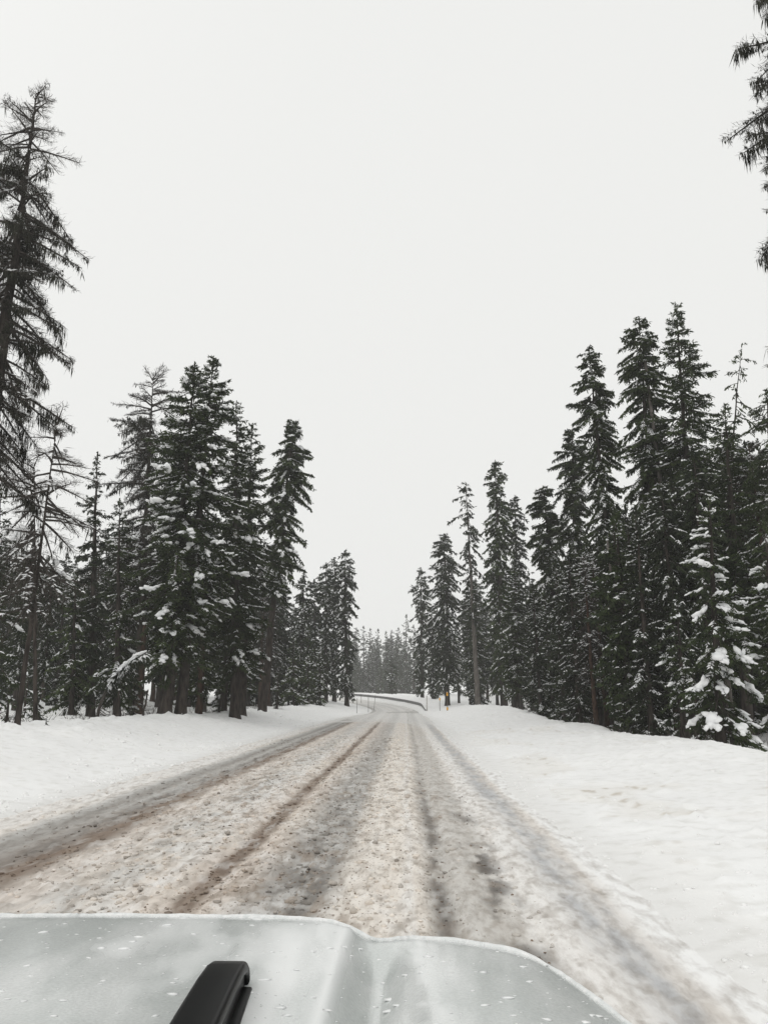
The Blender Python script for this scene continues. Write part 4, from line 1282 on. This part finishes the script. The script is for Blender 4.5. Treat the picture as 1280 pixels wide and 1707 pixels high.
    l.new(fa.outputs['Fac'], fm.inputs[0]); l.new(mg.outputs[2], fm.inputs[6]); l.new(fm.outputs[2], b.inputs['Base Color'])
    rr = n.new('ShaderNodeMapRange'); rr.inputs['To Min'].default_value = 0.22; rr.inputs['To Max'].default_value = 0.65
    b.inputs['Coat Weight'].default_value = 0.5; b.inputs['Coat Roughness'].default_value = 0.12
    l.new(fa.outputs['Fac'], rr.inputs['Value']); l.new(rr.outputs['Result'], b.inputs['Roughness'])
    bp = n.new('ShaderNodeBump'); bp.inputs['Strength'].default_value = 0.12; bp.inputs['Distance'].default_value = 0.004
    l.new(t2.outputs['Fac'], bp.inputs['Height']); l.new(bp.outputs['Normal'], b.inputs['Normal'])
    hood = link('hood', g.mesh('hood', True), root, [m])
    co = (G + O).reshape(-1, 3)
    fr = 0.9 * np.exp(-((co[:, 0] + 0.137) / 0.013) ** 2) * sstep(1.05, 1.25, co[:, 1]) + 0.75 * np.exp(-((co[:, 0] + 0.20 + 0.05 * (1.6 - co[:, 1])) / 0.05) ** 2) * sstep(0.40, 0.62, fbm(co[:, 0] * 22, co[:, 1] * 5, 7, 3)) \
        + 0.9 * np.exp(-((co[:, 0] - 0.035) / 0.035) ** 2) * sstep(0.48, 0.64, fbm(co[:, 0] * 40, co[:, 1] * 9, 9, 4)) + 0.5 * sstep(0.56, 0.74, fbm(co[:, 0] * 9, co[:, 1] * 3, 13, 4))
    fa_ = hood.data.attributes.new('frost_crease_light', 'FLOAT', 'POINT')  # frost patches, plus the crease's bright highlight painted as a pale line
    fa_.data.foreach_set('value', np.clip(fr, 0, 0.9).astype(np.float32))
    r = np.random.default_rng(8)
    # rim of frozen snow along the leading edge
    g = Geo()
    e = edge[3:-1]
    rad = 0.0055 + 0.003 * vnoise(np.arange(len(e)) * 0.35, np.zeros(len(e)), 3) + 0.002 * r.uniform(0, 1, len(e))
    pe = e - O - np.array([0, 0, 0.006])
    tube(g, pe, rad, 8)
    mr = noise_mat('frozen_snow_rim', (0.72, 0.74, 0.735), (0.86, 0.86, 0.855), 60, 0.6, 0.3, bump=0.4, bscale=140)
    link('snow_rim', g.mesh('snow_rim', True), root, [mr])
    # flecks of ice
    N = 900
    uu = r.integers(10, 205, N); vv = r.uniform(0.22, 0.985, N) ** 0.8
    P = rear[uu] + (edge[uu] - rear[uu]) * vv[:, None]
    P[:, 2] = [rows[int(round(v * (nv - 1)))][q, 2] for q, v in zip(uu, vv)]
    a_ = 0.0011 * (6 ** (r.uniform(0, 1, N) ** 2.4))
    g = Geo()
    ax = np.stack([np.ones(N), r.normal(0, .25, N), np.zeros(N)], 1)
    blobs(g, P - O + np.array([0, 0, 0.0004]), ax, np.stack([a_ * 2.2, a_ * 1.0, a_ * 0.25], 1), r, small=True)
    me_ = g.mesh('ice_flecks', True)
    o = link('ice_flecks', me_, root, [noise_mat('ice_fleck', (0.80, 0.81, 0.81), (0.87, 0.87, 0.87), 50, 0.5, 0.4)])
    o['kind'] = 'stuff'
    # black rubber bumper standing on the hood
    mb, n, l, b = principled('black_rubber', (0.002, 0.0022, 0.0022), 0.38, 0.09)
    zc = 1.172
    cx = -0.300
    top = [(0.72, 0.088), (0.95, 0.082), (1.15, 0.074), (1.30, 0.066), (1.385, 0.058), (1.43, 0.049), (1.455, 0.036), (1.466, 0.020), (1.468, 0.004)]
    def shell(prof, thick, x0, x1, skew):
        prof = np.array(prof)
        t = np.gradient(prof, axis=0); t /= np.linalg.norm(t, axis=1, keepdims=True)
        nn = np.stack([t[:, 1], -t[:, 0]], 1)
        inn = prof + nn * thick
        loop = np.concatenate([prof, inn[::-1]])
        g = Geo(); nl = len(loop)
        v = []
        for x in (x0, x1):
            for y, z in loop:
                v.append((x + skew * (1.46 - y), y, zc + z))
        g.add(np.array(v) - O, [(k, k + nl, (k + 1) % nl + nl, (k + 1) % nl) for k in range(nl)])
        k2 = len(prof)
        q = [(k, k + 1, nl - 2 - k, nl - 1 - k) for k in range(k2 - 1)]
        g.f.append((np.array(q), 0)); g.f.append((np.array(q)[:, ::-1] + nl, 0))
        return g
    g = shell(top, 0.020, cx - 0.033, cx + 0.033, 0.075)
    bump = link('hood_bumper', g.mesh('hood_bumper'), root, [mb])
    md = bump.modifiers.new('round', 'BEVEL'); md.width = 0.010; md.segments = 4; md.limit_method = 'ANGLE'
    g = shell([(0.72, 0.018), (1.0, 0.017), (1.30, 0.015), (1.425, 0.012), (1.44, 0.004)], 0.010, cx - 0.027, cx + 0.040, 0.075)
    bs = link('base_plate', g.mesh('base_plate'), bump, [mb])
    md = bs.modifiers.new('round', 'BEVEL'); md.width = 0.002; md.segments = 2; md.limit_method = 'ANGLE'
    g = Geo(); box(g, cx - 0.026, cx + 0.0255, 0.74, 1.45, zc + 0.004, zc + 0.042)  # black block added inside the open bumper to stand for the hollow's shade
    v = g.v[0].copy(); v[:, 0] += 0.075 * (1.46 - v[:, 1]); g.v = [v - O.astype(np.float32)]
    link('dark_hollow_fill', g.mesh('dark_hollow_fill'), bump, [mb])
car()
print('forest trees', cnt, 'triangles', TRI[0])
